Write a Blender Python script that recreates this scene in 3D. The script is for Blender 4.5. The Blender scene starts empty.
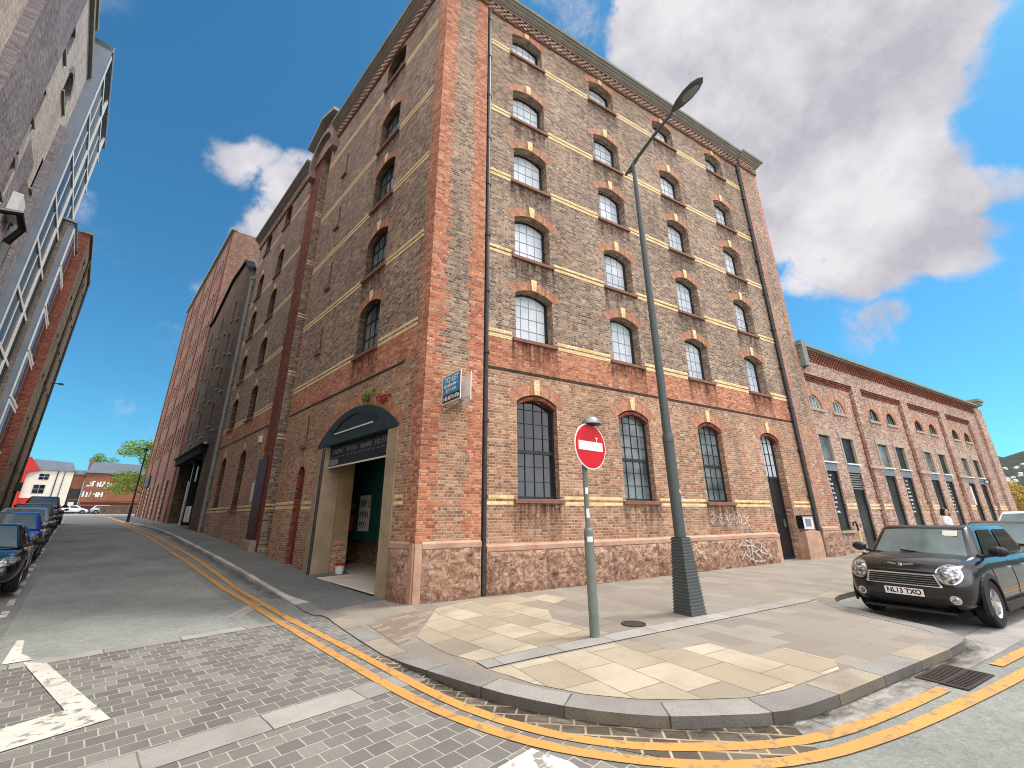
import bpy, bmesh, math, random
from mathutils import Vector, Matrix
from mathutils.geometry import delaunay_2d_cdt, tessellate_polygon
from mathutils.bvhtree import BVHTree
rnd = random.Random(7)
scene = bpy.context.scene
COL = scene.collection
rad = math.radians
# ------------------------------------------------------------------ site frames
EYE = 1.7
C0 = Vector((-2.1299, 9.5170, 0.0))                # foot of the warehouse corner
DR = Vector((0.8703557, 0.4924236, 0.0))           # along the right-hand front
NR = Vector((0.4924236, -0.8703557, 0.0))          # out of that front
DL = Vector((-0.7144871, 0.6996485, 0.0))          # up the side street
NL = Vector((0.6996485, 0.7144871, 0.0))           # into the warehouse from the side street
Z = Vector((0, 0, 1))
def RP(r, n, z=0.0): return C0 + DR*r + NR*n + Z*z
def LP(s, n, z=0.0): return C0 + DL*s + NL*n + Z*z
def frame(ex, ey, o):
    return Matrix(((ex.x, ey.x, 0, o.x), (ex.y, ey.y, 0, o.y), (0, 0, 1, o.z), (0, 0, 0, 1)))
FR = frame(DR, -NR, C0)        # x = r, y = into the building
FL = frame(-DL, NL, C0)        # x = -s, y = into the building
def FX(n): return frame(DL, -NL, C0 + NL*n)   # far side of the street: x = s
def lerp_tab(tab, x):
    if x <= tab[0][0]: return tab[0][1]
    for (a, b), (c, d) in zip(tab, tab[1:]):
        if x <= c: return b + (d-b)*(x-a)/(c-a)
    return tab[-1][1]
GT = [(-5, 0), (1, 0), (5, .12), (10, .45), (21, 1.02), (35, 1.5), (61, 2.2), (100, 3.1), (200, 4.0)]
def zroad(p):
    d = Vector((p[0]-C0.x, p[1]-C0.y, 0))
    return lerp_tab(GT, d.dot(DL)) + .006*min(max(d.dot(DR), 0), 50) - .1
HT = [(-4.2, .1), (-2.4, .015), (2.2, .015), (5.5, .1)]
def zpave(p):
    d = Vector((p[0]-C0.x, p[1]-C0.y, 0))
    s, n = d.dot(DL), d.dot(NL)
    t = min(max((n+1.55)/1.4, 0), 1)
    return zroad(p) + lerp_tab(HT, s)*(1-t) + .1*t
# ------------------------------------------------------------------ mesh builder
class MB:
    def __init__(self): self.v = []; self.f = []; self.uv = []; self.mi = []; self.sm = []
    def face(self, pts, uv=None, mi=0, smooth=False):
        i = len(self.v); self.v += [tuple(p) for p in pts]
        self.f.append(tuple(range(i, i+len(pts)))); self.uv.append(uv); self.mi.append(mi); self.sm.append(smooth)
    def quad(self, a, b, c, d, **k): self.face((a, b, c, d), **k)
    def box(self, x0, x1, y0, y1, z0, z1, mi=0, skip=''):
        P = [(x, y, z) for z in (z0, z1) for y in (y0, y1) for x in (x0, x1)]
        F = {'b': (0, 2, 3, 1), 't': (4, 5, 7, 6), 'f': (0, 1, 5, 4), 'k': (2, 6, 7, 3), 'l': (0, 4, 6, 2), 'r': (1, 3, 7, 5)}
        for k, q in F.items():
            if k not in skip: self.face([P[i] for i in q], mi=mi)
    def prism(self, poly, y0, y1, mi=0, back=True):
        """poly: (x,z) ccw seen from -y; extruded from y0 (front) to y1."""
        n = len(poly)
        for tri in tessellate_polygon([[Vector((p[0], p[1], 0)) for p in poly]]):
            t = [poly[i] for i in tri]
            ar = (t[1][0]-t[0][0])*(t[2][1]-t[0][1])-(t[2][0]-t[0][0])*(t[1][1]-t[0][1])
            if ar < 0: t = t[::-1]
            self.face([(p[0], y0, p[1]) for p in t], mi=mi)
            if back: self.face([(p[0], y1, p[1]) for p in t[::-1]], mi=mi)
        for i in range(n):
            a, b = poly[i], poly[(i+1) % n]
            self.face([(a[0], y0, a[1]), (a[0], y1, a[1]), (b[0], y1, b[1]), (b[0], y0, b[1])], mi=mi)
    def tube(self, pts, r, seg=8, mi=0, cap=True, r1=None, smooth=True):
        pts = [Vector(p) for p in pts]; rings = []; n = len(pts); up = None; L = 0
        for i, p in enumerate(pts):
            t = (pts[min(i+1, n-1)]-pts[max(i-1, 0)]).normalized()
            if up is None: up = Vector((0, 0, 1)) if abs(t.z) < .9 else Vector((1, 0, 0))
            a = (up - t*up.dot(t)).normalized(); up = a; b = t.cross(a)
            rr = (r[i] if isinstance(r, (list, tuple)) else (r if r1 is None else r+(r1-r)*i/(n-1)))
            if i: L += (p-pts[i-1]).length
            rings.append(([p + (a*math.cos(2*math.pi*k/seg)+b*math.sin(2*math.pi*k/seg))*rr for k in range(seg)], L, rr))
        for (A, la, ra), (B, lb, rb) in zip(rings, rings[1:]):
            for k in range(seg):
                j = (k+1) % seg; w = 2*math.pi*ra/seg
                self.face((A[k], A[j], B[j], B[k]), uv=((k*w, la), ((k+1)*w, la), ((k+1)*w, lb), (k*w, lb)), mi=mi, smooth=smooth)
        if cap:
            self.face(rings[0][0][::-1], mi=mi); self.face(rings[-1][0], mi=mi)
    def lathe(self, prof, seg=24, axis='z', mi=0, c=(0, 0, 0), smooth=True):
        """prof: (radius, height) pairs."""
        c = Vector(c)
        def P(r, h, a):
            x, y = r*math.cos(a), r*math.sin(a)
            return c + (Vector((x, y, h)) if axis == 'z' else Vector((x, h, y)) if axis == 'y' else Vector((h, x, y)))
        for (r0, h0), (r1, h1) in zip(prof, prof[1:]):
            for k in range(seg):
                a, b = 2*math.pi*k/seg, 2*math.pi*(k+1)/seg
                q = [P(r0, h0, a), P(r0, h0, b), P(r1, h1, b), P(r1, h1, a)]
                if r0 < 1e-6: q = [q[0], q[2], q[3]]
                elif r1 < 1e-6: q = q[:3]
                self.face(q, mi=mi, smooth=smooth)
    def mesh(self, name, mats, weld=False):
        me = bpy.data.meshes.new(name)
        me.from_pydata(self.v, [], self.f)
        for m in mats: me.materials.append(m)
        ul = me.uv_layers.new(name='UVMap')
        k = 0
        for pi, p in enumerate(me.polygons):
            p.material_index = self.mi[pi]; p.use_smooth = self.sm[pi]
            uv = self.uv[pi]; n = p.normal
            for j, li in enumerate(p.loop_indices):
                if uv: ul.data[li].uv = uv[j]
                else:
                    c = me.vertices[me.loops[li].vertex_index].co
                    ul.data[li].uv = (c.y, c.z) if abs(n.x) > .75 else (c.x, c.y) if abs(n.z) > .75 else (c.x, c.z)
        if weld:
            bm = bmesh.new(); bm.from_mesh(me); bmesh.ops.remove_doubles(bm, verts=bm.verts, dist=1e-4)
            bmesh.ops.recalc_face_normals(bm, faces=bm.faces); bm.to_mesh(me); bm.free()
        return me
    def build(self, name, mats, parent=None, world=None, local=None, weld=False):
        if not isinstance(mats, (list, tuple)): mats = [mats]
        return link(name, self.mesh(name, mats, weld), parent, world, local)
def link(name, data, parent=None, world=None, local=None):
    o = bpy.data.objects.new(name, data); COL.objects.link(o)
    if parent is not None: o.parent = parent
    if world is not None:
        o.matrix_basis = (wm(parent).inverted() @ world) if parent is not None else world
    if local is not None: o.matrix_basis = local
    return o
def wm(o):
    m = o.matrix_basis.copy()
    while o.parent is not None:
        o = o.parent; m = o.matrix_basis @ m
    return m
def tag(o, label, cat, group=None):
    o['label'] = label; o['category'] = cat
    if group: o['group'] = group
    return o
def thing(name, label, cat, world, group=None):
    o = bpy.data.objects.new(name, None); COL.objects.link(o); o.matrix_basis = world; o.empty_display_size = .3
    return tag(o, label, cat, group)
def struct(o, kind='structure'): o['kind'] = kind; return o
def copy_tree(o, parent=None):
    c = o.copy(); COL.objects.link(c); c.parent = parent
    for ch in [x for x in bpy.data.objects if x.parent == o]: copy_tree(ch, c)
    return c
# ------------------------------------------------------------------ materials
def lin(h):
    h = h.lstrip('#'); out = []
    for i in (0, 2, 4):
        c = int(h[i:i+2], 16)/255
        out.append(c/12.92 if c <= .04045 else ((c+.055)/1.055)**2.4)
    return (*out, 1)
class NT:
    def __init__(self, name):
        self.m = bpy.data.materials.new(name); self.m.use_nodes = True
        self.t = self.m.node_tree; self.t.nodes.clear()
        self.out = self.n('ShaderNodeOutputMaterial'); self.b = self.n('ShaderNodeBsdfPrincipled')
        self.t.links.new(self.b.outputs[0], self.out.inputs[0])
    def n(self, typ, **k):
        x = self.t.nodes.new(typ)
        for a, b in k.items(): setattr(x, a, b)
        return x
    def l(self, a, b): self.t.links.new(a, b)
    def val(self, sock, v):
        if hasattr(v, 'is_output') or isinstance(v, bpy.types.NodeSocket): self.l(v, sock)
        else: sock.default_value = v
    def math(self, op, a, b=None, c=None):
        x = self.n('ShaderNodeMath', operation=op)
        self.val(x.inputs[0], a)
        if b is not None: self.val(x.inputs[1], b)
        if c is not None: self.val(x.inputs[2], c)
        return x.outputs[0]
    def mix(self, f, a, b, blend='MIX'):
        x = self.n('ShaderNodeMix', data_type='RGBA', blend_type=blend)
        self.val(x.inputs[0], f); self.val(x.inputs[6], a); self.val(x.inputs[7], b)
        return x.outputs[2]
    def ramp(self, f, stops, interp='LINEAR'):
        x = self.n('ShaderNodeValToRGB'); x.color_ramp.interpolation = interp
        e = x.color_ramp.elements
        while len(e) < len(stops): e.new(.5)
        for i, (p, c) in enumerate(stops): e[i].position = p; e[i].color = c if len(c) == 4 else (*c, 1)
        self.l(f, x.inputs[0]); return x.outputs[0]
    def uv(self): return self.n('ShaderNodeUVMap').outputs[0]
    def obj(self): return self.n('ShaderNodeTexCoord').outputs['Object']
    def geo(self): return self.n('ShaderNodeNewGeometry').outputs['Position']
    def noise(self, v, scale, detail=4, rough=.55, out='Fac', dim=None):
        x = self.n('ShaderNodeTexNoise'); x.inputs['Scale'].default_value = scale
        x.inputs['Detail'].default_value = detail; x.inputs['Roughness'].default_value = rough
        if v is not None: self.l(v, x.inputs['Vector'])
        return x.outputs[out]
    def scale(self, v, s):
        x = self.n('ShaderNodeVectorMath', operation='MULTIPLY'); self.l(v, x.inputs[0]); x.inputs[1].default_value = s; return x.outputs[0]
    def rng(self, v, a, b, c=0., d=1., smooth=False):
        x = self.n('ShaderNodeMapRange', clamp=True)
        if smooth: x.interpolation_type = 'SMOOTHSTEP'
        self.l(v, x.inputs[0])
        for i, q in enumerate((a, b, c, d)): x.inputs[i+1].default_value = q
        return x.outputs[0]
    def bump(self, h, strength=.5, dist=.01):
        x = self.n('ShaderNodeBump'); x.inputs['Strength'].default_value = strength; x.inputs['Distance'].default_value = dist
        self.l(h, x.inputs['Height']); self.l(x.outputs[0], self.b.inputs['Normal']); return x
    def set(self, **k):
        names = {'color': 'Base Color', 'rough': 'Roughness', 'metal': 'Metallic', 'spec': 'Specular IOR Level', 'coat': 'Coat Weight', 'trans': 'Transmission Weight', 'ior': 'IOR'}
        for a, b in k.items(): self.val(self.b.inputs[names[a]], b)
        return self.m
def cells(T, uv, w, h, offset=.5, bond=False):
    """running bond: returns (random per unit, distance to the joint in metres, second random)"""
    sep = T.n('ShaderNodeSeparateXYZ'); T.l(uv, sep.inputs[0])
    row = T.math('FLOOR', T.math('DIVIDE', sep.outputs[1], h))
    jit = T.n('ShaderNodeTexWhiteNoise', noise_dimensions='1D'); T.l(row, jit.inputs['W'])
    sh = T.math('ADD', T.math('MULTIPLY', T.math('MODULO', T.math('ABSOLUTE', row), 2.), offset), T.math('MULTIPLY', jit.outputs[0], .12))
    if bond:   # English bond: every second course is headers
        wr_ = T.math('MULTIPLY_ADD', T.math('MODULO', T.math('ABSOLUTE', row), 2.), -.5*w, w)
        uu = T.math('ADD', T.math('DIVIDE', sep.outputs[0], wr_), sh)
    else:
        wr_ = w; uu = T.math('ADD', T.math('DIVIDE', sep.outputs[0], w), sh)
    col = T.math('FLOOR', uu)
    fx, fy = T.math('FRACT', uu), T.math('FRACT', T.math('DIVIDE', sep.outputs[1], h))
    dx = T.math('MULTIPLY', T.math('MINIMUM', fx, T.math('SUBTRACT', 1., fx)), wr_)
    dy = T.math('MULTIPLY', T.math('MINIMUM', fy, T.math('SUBTRACT', 1., fy)), h)
    cmb = T.n('ShaderNodeCombineXYZ'); T.l(col, cmb.inputs[0]); T.l(row, cmb.inputs[1])
    wn = T.n('ShaderNodeTexWhiteNoise', noise_dimensions='2D'); T.l(cmb.outputs[0], wn.inputs['Vector'])
    s2 = T.n('ShaderNodeSeparateColor'); T.l(wn.outputs['Color'], s2.inputs[0])
    return wn.outputs['Value'], T.math('MINIMUM', dx, dy), s2.outputs[1]
def brick_mat(name, cols, mortar, w=.225, h=.075, m=.006, dirt=.45, dirtcol='#2a211c', rough=.9, soft=.006, bump=.7, offset=.5, big=.35, bumpd=.012, streak=0., pale=None, palef=.3, bond=False, pits=0.):
    T = NT(name); uv = T.uv()
    wob = T.noise(uv, 9., 2, .5, out='Color')
    add = T.n('ShaderNodeVectorMath', operation='MULTIPLY_ADD'); T.l(wob, add.inputs[0]); add.inputs[1].default_value = (.012, .012, 0); T.l(uv, add.inputs[2])
    r, d, r2 = cells(T, add.outputs[0], w, h, offset, bond)
    n = len(cols)
    base = T.ramp(r, [(i/n, lin(c)) for i, c in enumerate(cols)], 'CONSTANT')
    fine = T.noise(uv, 38., 3, .7)
    base = T.mix(T.rng(fine, .3, .75), base, T.mix(.42, base, lin(dirtcol)))
    joint = T.rng(d, m, m+soft, 1., 0.)
    jn = T.rng(T.noise(uv, 5., 4, .6), .3, .7, .45, 1.)
    c = T.mix(T.math('MULTIPLY', joint, jn), base, lin(mortar))
    if pits: c = T.mix(T.rng(T.noise(uv, 17., 5, .75), .54, .62, 0., pits), c, lin('#3e322b'))
    if pale:
        pf = T.rng(T.noise(uv, 1.1, 5, .65), .52, .72, 0., palef)
        c = T.mix(pf, c, lin(pale))
    lg = T.noise(uv, big, 5, .62)
    c = T.mix(T.rng(lg, .36, .72, 0., dirt), c, lin(dirtcol))
    if streak:
        st = T.noise(T.scale(uv, (1.5, .08, 1)), 1., 5, .65)
        c = T.mix(T.rng(st, .5, .75, 0., streak), c, lin(dirtcol))
    T.set(color=c, rough=rough, spec=.25)
    ht = T.math('ADD', T.math('MULTIPLY', joint, -1.), T.math('ADD', T.math('MULTIPLY', fine, .5), T.math('MULTIPLY', r2, .35)))
    T.bump(ht, bump, bumpd)
    return T.m
def plain(name, col, rough=.6, metal=0., var=.25, scale=6., dark=None, spec=.4, coat=0., bump=0., space='obj', stops=(.35, .7)):
    T = NT(name); v = T.obj() if space == 'obj' else T.geo()
    f = T.rng(T.noise(v, scale, 5, .6), stops[0], stops[1])
    c = T.mix(T.math('MULTIPLY', f, var), lin(col), lin(dark) if dark else (.02, .018, .016, 1))
    T.set(color=c, rough=rough, metal=metal, spec=spec, coat=coat)
    if bump: T.bump(T.noise(v, scale*8, 4, .7), bump, .004)
    return T.m
M = {}
BROWN = ['#a88c74', '#8c7663', '#c0a486', '#7a6858', '#b09478', '#d2b698', '#927a66', '#c29a7c', '#a2876e', '#6a5a4e', '#bb9d80', '#86705f']
ROSY = ['#c69474', '#b58263', '#d6a784', '#a5775c', '#c99a76', '#debb96', '#b58866', '#d69a74', '#c0906e', '#94705a', '#cd9e7a', '#a87c60']
M['brown'] = brick_mat('weathered_brown_brick', BROWN, '#b8aa9a', m=.007, dirt=.38, pale='#b8a28c', streak=.32, bond=True, pits=.5)
M['rosy'] = brick_mat('rosy_brown_brick', ROSY, '#c8b49e', m=.007, dirt=.36, pale='#cdb094', streak=.3, bond=True, pits=.42)
M['orange'] = brick_mat('orange_red_brick', ['#cf8762', '#c27857', '#da9770', '#b2694d', '#d28d69', '#e3a885', '#be785a', '#a36148'], '#b8927e', dirt=.25, dirtcol='#6a4232', pale='#dcae90', palef=.4, streak=.25, bond=True, pits=.55)
M['pinkquoin'] = brick_mat('pink_brown_brick', ['#bf9078', '#b3836c', '#cb9d86', '#a67862', '#c5967e'], '#ab9484', dirt=.3, dirtcol='#5a4034', pale='#cba68f', streak=.25, bond=True, pits=.5)
M['redbrick'] = brick_mat('deep_red_brick', ['#8f4630', '#7e3c2b', '#9d5238', '#6f3527', '#a65a3e'], '#7a6252', dirt=.45, dirtcol='#3a221a', streak=.3)
M['cream'] = brick_mat('cream_glazed_brick', ['#f6dfa8', '#efd498', '#f9e8bc', '#e8ca8c'], '#b89a70', dirt=.12, dirtcol='#8b7456', bump=.3)
M['archbrick'] = brick_mat('orange_arch_brick', ['#cd906f', '#c08262', '#d8a080', '#cf9676', '#b5795c'], '#a38670', w=.075, h=.15, dirt=.3, dirtcol='#5a4030', m=.004)
M['darkbrick'] = brick_mat('dark_brown_brick', ['#6d5743', '#604a3a', '#7a624d', '#544134', '#856b55'], '#776755', dirt=.5, dirtcol='#241c17', streak=.35)
M['rosebrick'] = brick_mat('rose_red_brick', ['#8d6a58', '#806050', '#9a7562', '#745547', '#a37f6b'], '#8a7768', dirt=.35, dirtcol='#3e2a22', streak=.25)
M['hallbrick'] = brick_mat('patched_rose_brick', ['#c4a08b', '#b18d79', '#d2b29d', '#9f7c6b', '#dcbeab', '#b99580', '#906f60'], '#b7a898', bond=True, dirt=.28, dirtcol='#4a362c', pale='#b79c88', streak=.25)
M['blackbrick'] = brick_mat('soot_dark_brick', ['#3c322c', '#332b27', '#463a32'], '#55493e', w=.11, dirt=.4)
M['greybrick'] = brick_mat('old_grey_brick', ['#918a8e', '#a2989b', '#7f797e', '#afa5a3', '#979095'], '#9a9292', dirt=.4, dirtcol='#3a373c', streak=.4)
M['palebrick'] = brick_mat('sunlit_pale_brick', ['#d8cabb', '#e2d6c8', '#c8b9aa', '#e8ddd0', '#d0c2b3'], '#9a8e84', dirt=.35, dirtcol='#6a6068', streak=.3)  # paler wall brick: sunlight put into the colour
M['redside'] = brick_mat('modern_red_brick', ['#8a4a3a', '#7c4034', '#965445', '#70392e'], '#8c6a5c', dirt=.25, dirtcol='#4a2a22', m=.005)
M['tan'] = brick_mat('tan_grey_brick', ['#8a7a68', '#7c6c5c', '#968676', '#706252'], '#8c8072', dirt=.35, dirtcol='#443a30', streak=.3)
M['farbrick'] = brick_mat('far_brown_brick', ['#9a5f45', '#8c543c', '#a66a50'], '#8c6a58', dirt=.3, dirtcol='#4a3226')
def rock_mat():
    # split-faced red sandstone: tan faces, crevice shade painted into the pits, rusty blotches
    T = NT('rock_faced_sandstone'); v = T.geo()
    warp = T.noise(v, 3., 3, .6, out='Color')
    vv = T.n('ShaderNodeVectorMath', operation='MULTIPLY_ADD'); T.l(warp, vv.inputs[0]); vv.inputs[1].default_value = (.35, .35, .35); T.l(v, vv.inputs[2])
    n1 = T.noise(vv.outputs[0], 7., 8, .72); n2 = T.noise(v, 1.3, 4, .6)
    c = T.ramp(n1, [(.32, lin('#4e3a2e')), (.44, lin('#96745e')), (.56, lin('#bda08c')), (.75, lin('#dac4b2'))])
    c = T.mix(T.rng(n2, .42, .64, 0., .45), c, lin('#a67a60')); c = T.mix(T.rng(T.noise(v, 2.7, 5, .65), .5, .68, 0., .6), c, lin('#6b4f40'))
    sep = T.n('ShaderNodeSeparateXYZ'); T.l(v, sep.inputs[0])
    low = T.rng(T.math('ADD', sep.outputs[2], T.math('MULTIPLY', n2, .5)), .15, .6, .5, 0.)
    c = T.mix(low, c, lin('#6e5040'))
    T.set(color=c, rough=.93, spec=.2)
    vo = T.n('ShaderNodeTexVoronoi'); vo.inputs['Scale'].default_value = 9.; T.l(vv.outputs[0], vo.inputs['Vector'])
    T.bump(T.math('ADD', T.math('MULTIPLY', n1, 1.6), vo.outputs['Distance']), .9, .05)
    return T.m
M['rock'] = rock_mat()
M['dressed'] = plain('dressed_pink_sandstone', '#bd9a82', .88, var=.5, scale=3., dark='#7e5e4c', bump=.25, space='geo')
M['sill'] = plain('brown_stone_sill', '#8c6250', .85, var=.5, scale=7., dark='#4c3228', bump=.25, space='geo')
M['jambstone'] = plain('buff_jamb_stone', '#a8957a', .85, var=.5, scale=2.4, dark='#6b5a44', bump=.2, space='geo')
M['cornice'] = plain('grey_green_cornice_stone', '#8a8a7c', .85, var=.4, scale=2., dark='#5c5a50', bump=.15, space='geo')
M['cornicepink'] = plain('pink_grey_moulding', '#8d776c', .85, var=.4, scale=2., dark='#5e4c44', space='geo')
M['granite'] = plain('grey_granite', '#8d8f8e', .75, var=.55, scale=60., dark='#4d5052', bump=.1, space='geo')
M['hallstone'] = plain('weathered_lintel_stone', '#ab9c88', .85, var=.4, scale=4., dark='#6e6252', space='geo')
M['black'] = plain('black_gloss_paint', '#161719', .35, var=.3, scale=4., dark='#2c2b2a')
M['drain'] = plain('black_iron_pipe', '#26272a', .5, var=.5, scale=5., dark='#4a4844')
M['greypipe'] = plain('pale_grey_pipe', '#7d857e', .5, var=.4, scale=4., dark='#4e5650')
M['frame'] = plain('dark_iron_window_frame', '#24262a', .45, var=.3)
M['flatblack'] = plain('flat_black_paint', '#1a1a1b', .9, var=.4, scale=2., dark='#2c2a28', spec=.15)
M['thinframe'] = plain('grey_glazing_bars', '#a3abae', .5, var=.3)
M['maroon'] = plain('maroon_paint', '#4a1214', .5, var=.35, scale=3., dark='#2a0a0c')
M['fascia'] = plain('dark_green_timber', '#1c2e30', .55, var=.4, scale=4., dark='#3c4c4a')
M['hoarding'] = plain('bottle_green_board', '#174036', .5, var=.4, scale=3., dark='#0c241f')
M['white'] = plain('white_paint', '#dedfdc', .5, var=.15, scale=5.)
M['offwhite'] = plain('off_white_render', '#d6d0c2', .8, var=.25, scale=.7, dark='#9a9080')
M['redpaint'] = plain('bright_red_paint', '#b3281c', .6, var=.25, scale=1.)
M['cementwall'] = plain('buff_painted_plaster', '#9c8560', .8, var=.5, scale=2., dark='#5a482f')
M['concrete'] = plain('pale_concrete', '#b3aa98', .85, var=.45, scale=2.5, dark='#7d7463', bump=.15)
M['slate'] = plain('blue_grey_slate', '#76828e', .6, var=.35, scale=1.5, dark='#4e5862')
M['polegreen'] = plain('grey_pole_paint', '#66706a', .5, var=.5, scale=5., dark='#83867a')
M['lampgreen'] = plain('dark_grey_lamp_paint', '#474f4d', .5, var=.4, scale=4., dark='#525957')
M['galv'] = plain('galvanised_steel', '#8b918c', .45, metal=.5, var=.3, scale=8., dark='#5d625e')
M['signred'] = plain('sign_red', '#c4141c', .35, var=.12, scale=3., dark='#7c1014')
M['signwhite'] = plain('sign_white', '#e6e4e0', .4, var=.08)
M['teal'] = plain('board_blue', '#1690c0', .4, var=.1)
M['spandrel'] = plain('blue_grey_panel', '#74848a', .5, var=.25, scale=3., dark='#4c5a60')
M['plaster'] = plain('dim_grey_plaster', '#57524a', .9, var=.4)
M['hoarding2'] = plain('bottle_green_hoarding', '#1f5548', .5, var=.45, scale=2., dark='#12382f')
M['palefloor'] = plain('pale_dusty_concrete', '#d2c9b8', .85, var=.45, scale=2.5, dark='#94897a', bump=.15)
M['darkroom'] = plain('unlit_interior', '#0c0c0d', .9, var=.0)
M['roofing'] = plain('dark_roofing_felt', '#3c3d3e', .9, var=.3)
M['bark'] = plain('grey_bark', '#4a3f33', .95, var=.5, scale=5., dark='#241e18', bump=.5)
M['chrome'] = plain('chrome', '#d8dadc', .12, metal=1., var=.05)
M['alloy'] = plain('alloy_wheel', '#b4b6b8', .3, metal=.8, var=.1)
M['rubber'] = plain('tyre_rubber', '#17171a', .85, var=.2)
M['trim'] = plain('black_plastic_trim', '#1b1c1e', .55, var=.2)
M['skin'] = plain('skin', '#c08c70', .6, var=.1)
M['hair'] = plain('dark_hair', '#17120f', .5, var=.2)
M['shirt'] = plain('white_cotton', '#e2e2e2', .85, var=.08)
M['trousers'] = plain('dark_cotton', '#22252c', .9, var=.15)
M['yellowpole'] = plain('cream_yellow_paint', '#d8c98c', .5, var=.3, scale=5., dark='#8e7c44')
M['iron'] = plain('grimy_cast_iron', '#403a34', .8, metal=.2, var=.5, scale=12., dark='#2a221d')
def pane_mat(name, a, b, rough, spec=.5, scale=.8, c=None):
    T = NT(name); oi = T.n('ShaderNodeObjectInfo'); v = T.obj()
    ad = T.n('ShaderNodeVectorMath', operation='ADD'); T.l(v, ad.inputs[0]); T.l(oi.outputs['Location'], ad.inputs[1])
    f = T.rng(T.noise(ad.outputs[0], scale, 3, .5), .35, .65)
    col = T.mix(f, lin(a), lin(b))
    T.set(color=col, rough=rough, spec=spec)
    T.bump(T.noise(ad.outputs[0], 2.2, 2, .5), .12, .02)
    return T.m
M['blind'] = pane_mat('white_blind_behind_glass', '#bac7cc', '#e4eaec', .35)
M['glassdark'] = pane_mat('dark_reflecting_glass', '#14181a', '#2b3436', .06, .7)
M['glassgrey'] = pane_mat('dusty_glass', '#3c4748', '#7d8886', .1, .6, 1.2)
M['glassdull'] = pane_mat('dull_dark_glass', '#1a2022', '#353d3c', .25, .25)
M['screen'] = plain('windscreen_glass', '#7b8986', .04, var=.85, scale=.55, dark='#20282a', spec=.7, stops=(.3, .7))  # pale glare and dark interior put into the glass colour
M['carglass'] = plain('car_glass', '#0b1012', .04, var=0., spec=.9)
def clearglass():
    T = NT('clear_car_glass'); T.set(color=lin('#a8b8b4'), rough=.03, spec=.9); T.b.inputs['Alpha'].default_value = .45; return T.m
def paint(name, col, coat=.8, rough=.25, metal=.0):
    T = NT(name); T.set(color=lin(col), rough=rough, metal=metal, coat=coat, spec=.5); T.b.inputs['Coat Roughness'].default_value = .03
    return T.m
def lamp_lens():
    T = NT('headlamp_lens'); v = T.obj()
    vo = T.n('ShaderNodeTexVoronoi'); vo.inputs['Scale'].default_value = 22.; T.l(v, vo.inputs['Vector'])
    T.set(color=T.ramp(vo.outputs['Distance'], [(.1, lin('#e8ecec')), (.5, lin('#8f9494')), (.8, lin('#4a4644'))]), rough=.1, metal=.5, coat=1.); return T.m
M['lens'] = lamp_lens()
# ground surfaces
def asphalt_mat(name, a, b, cracks=.6):
    T = NT(name); v = T.geo()
    f = T.noise(v, 42., 6, .85); g = T.noise(v, .5, 5, .6); h = T.noise(v, 2.6, 5, .65); k = T.noise(v, 11., 6, .75)
    c = T.mix(T.rng(f, .36, .64), lin(a), lin(b)); c = T.mix(T.rng(k, .42, .68, 0., .4), c, lin('#55585a')); c = T.mix(T.rng(T.noise(v, 30., 2, .5), .66, .72, 0., .55), c, lin('#b5b2a8'))
    c = T.mix(T.rng(g, .38, .68, 0., .45), c, lin('#4c4e4b'))
    c = T.mix(T.rng(h, .55, .75, 0., .35), c, lin('#a09c92'))
    vo = T.n('ShaderNodeTexVoronoi', feature='DISTANCE_TO_EDGE'); vo.inputs['Scale'].default_value = .33
    wv = T.noise(v, 1.7, 5, .6, out='Color'); q = T.n('ShaderNodeVectorMath', operation='MULTIPLY_ADD'); T.l(wv, q.inputs[0]); q.inputs[1].default_value = (1.2, 1.2, 0); T.l(v, q.inputs[2]); T.l(q.outputs[0], vo.inputs['Vector'])
    ck = T.math('MULTIPLY', T.rng(vo.outputs['Distance'], .0, .006, 1., 0.), T.rng(g, .5, .62, 0., cracks))
    c = T.mix(ck, c, lin('#26262a'))
    T.set(color=c, rough=.88, spec=.3)
    T.bump(T.math('ADD', f, T.math('MULTIPLY', ck, -2.)), .5, .006)
    return T.m
M['asphalt'] = asphalt_mat('worn_grey_asphalt', '#777a73', '#9c9f97')
M['asphaltdark'] = asphalt_mat('dark_asphalt', '#888b84', '#a9aca3')
M['tarpave'] = asphalt_mat('dark_tarmac_pavement', '#626662', '#81847d', .3)
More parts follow.
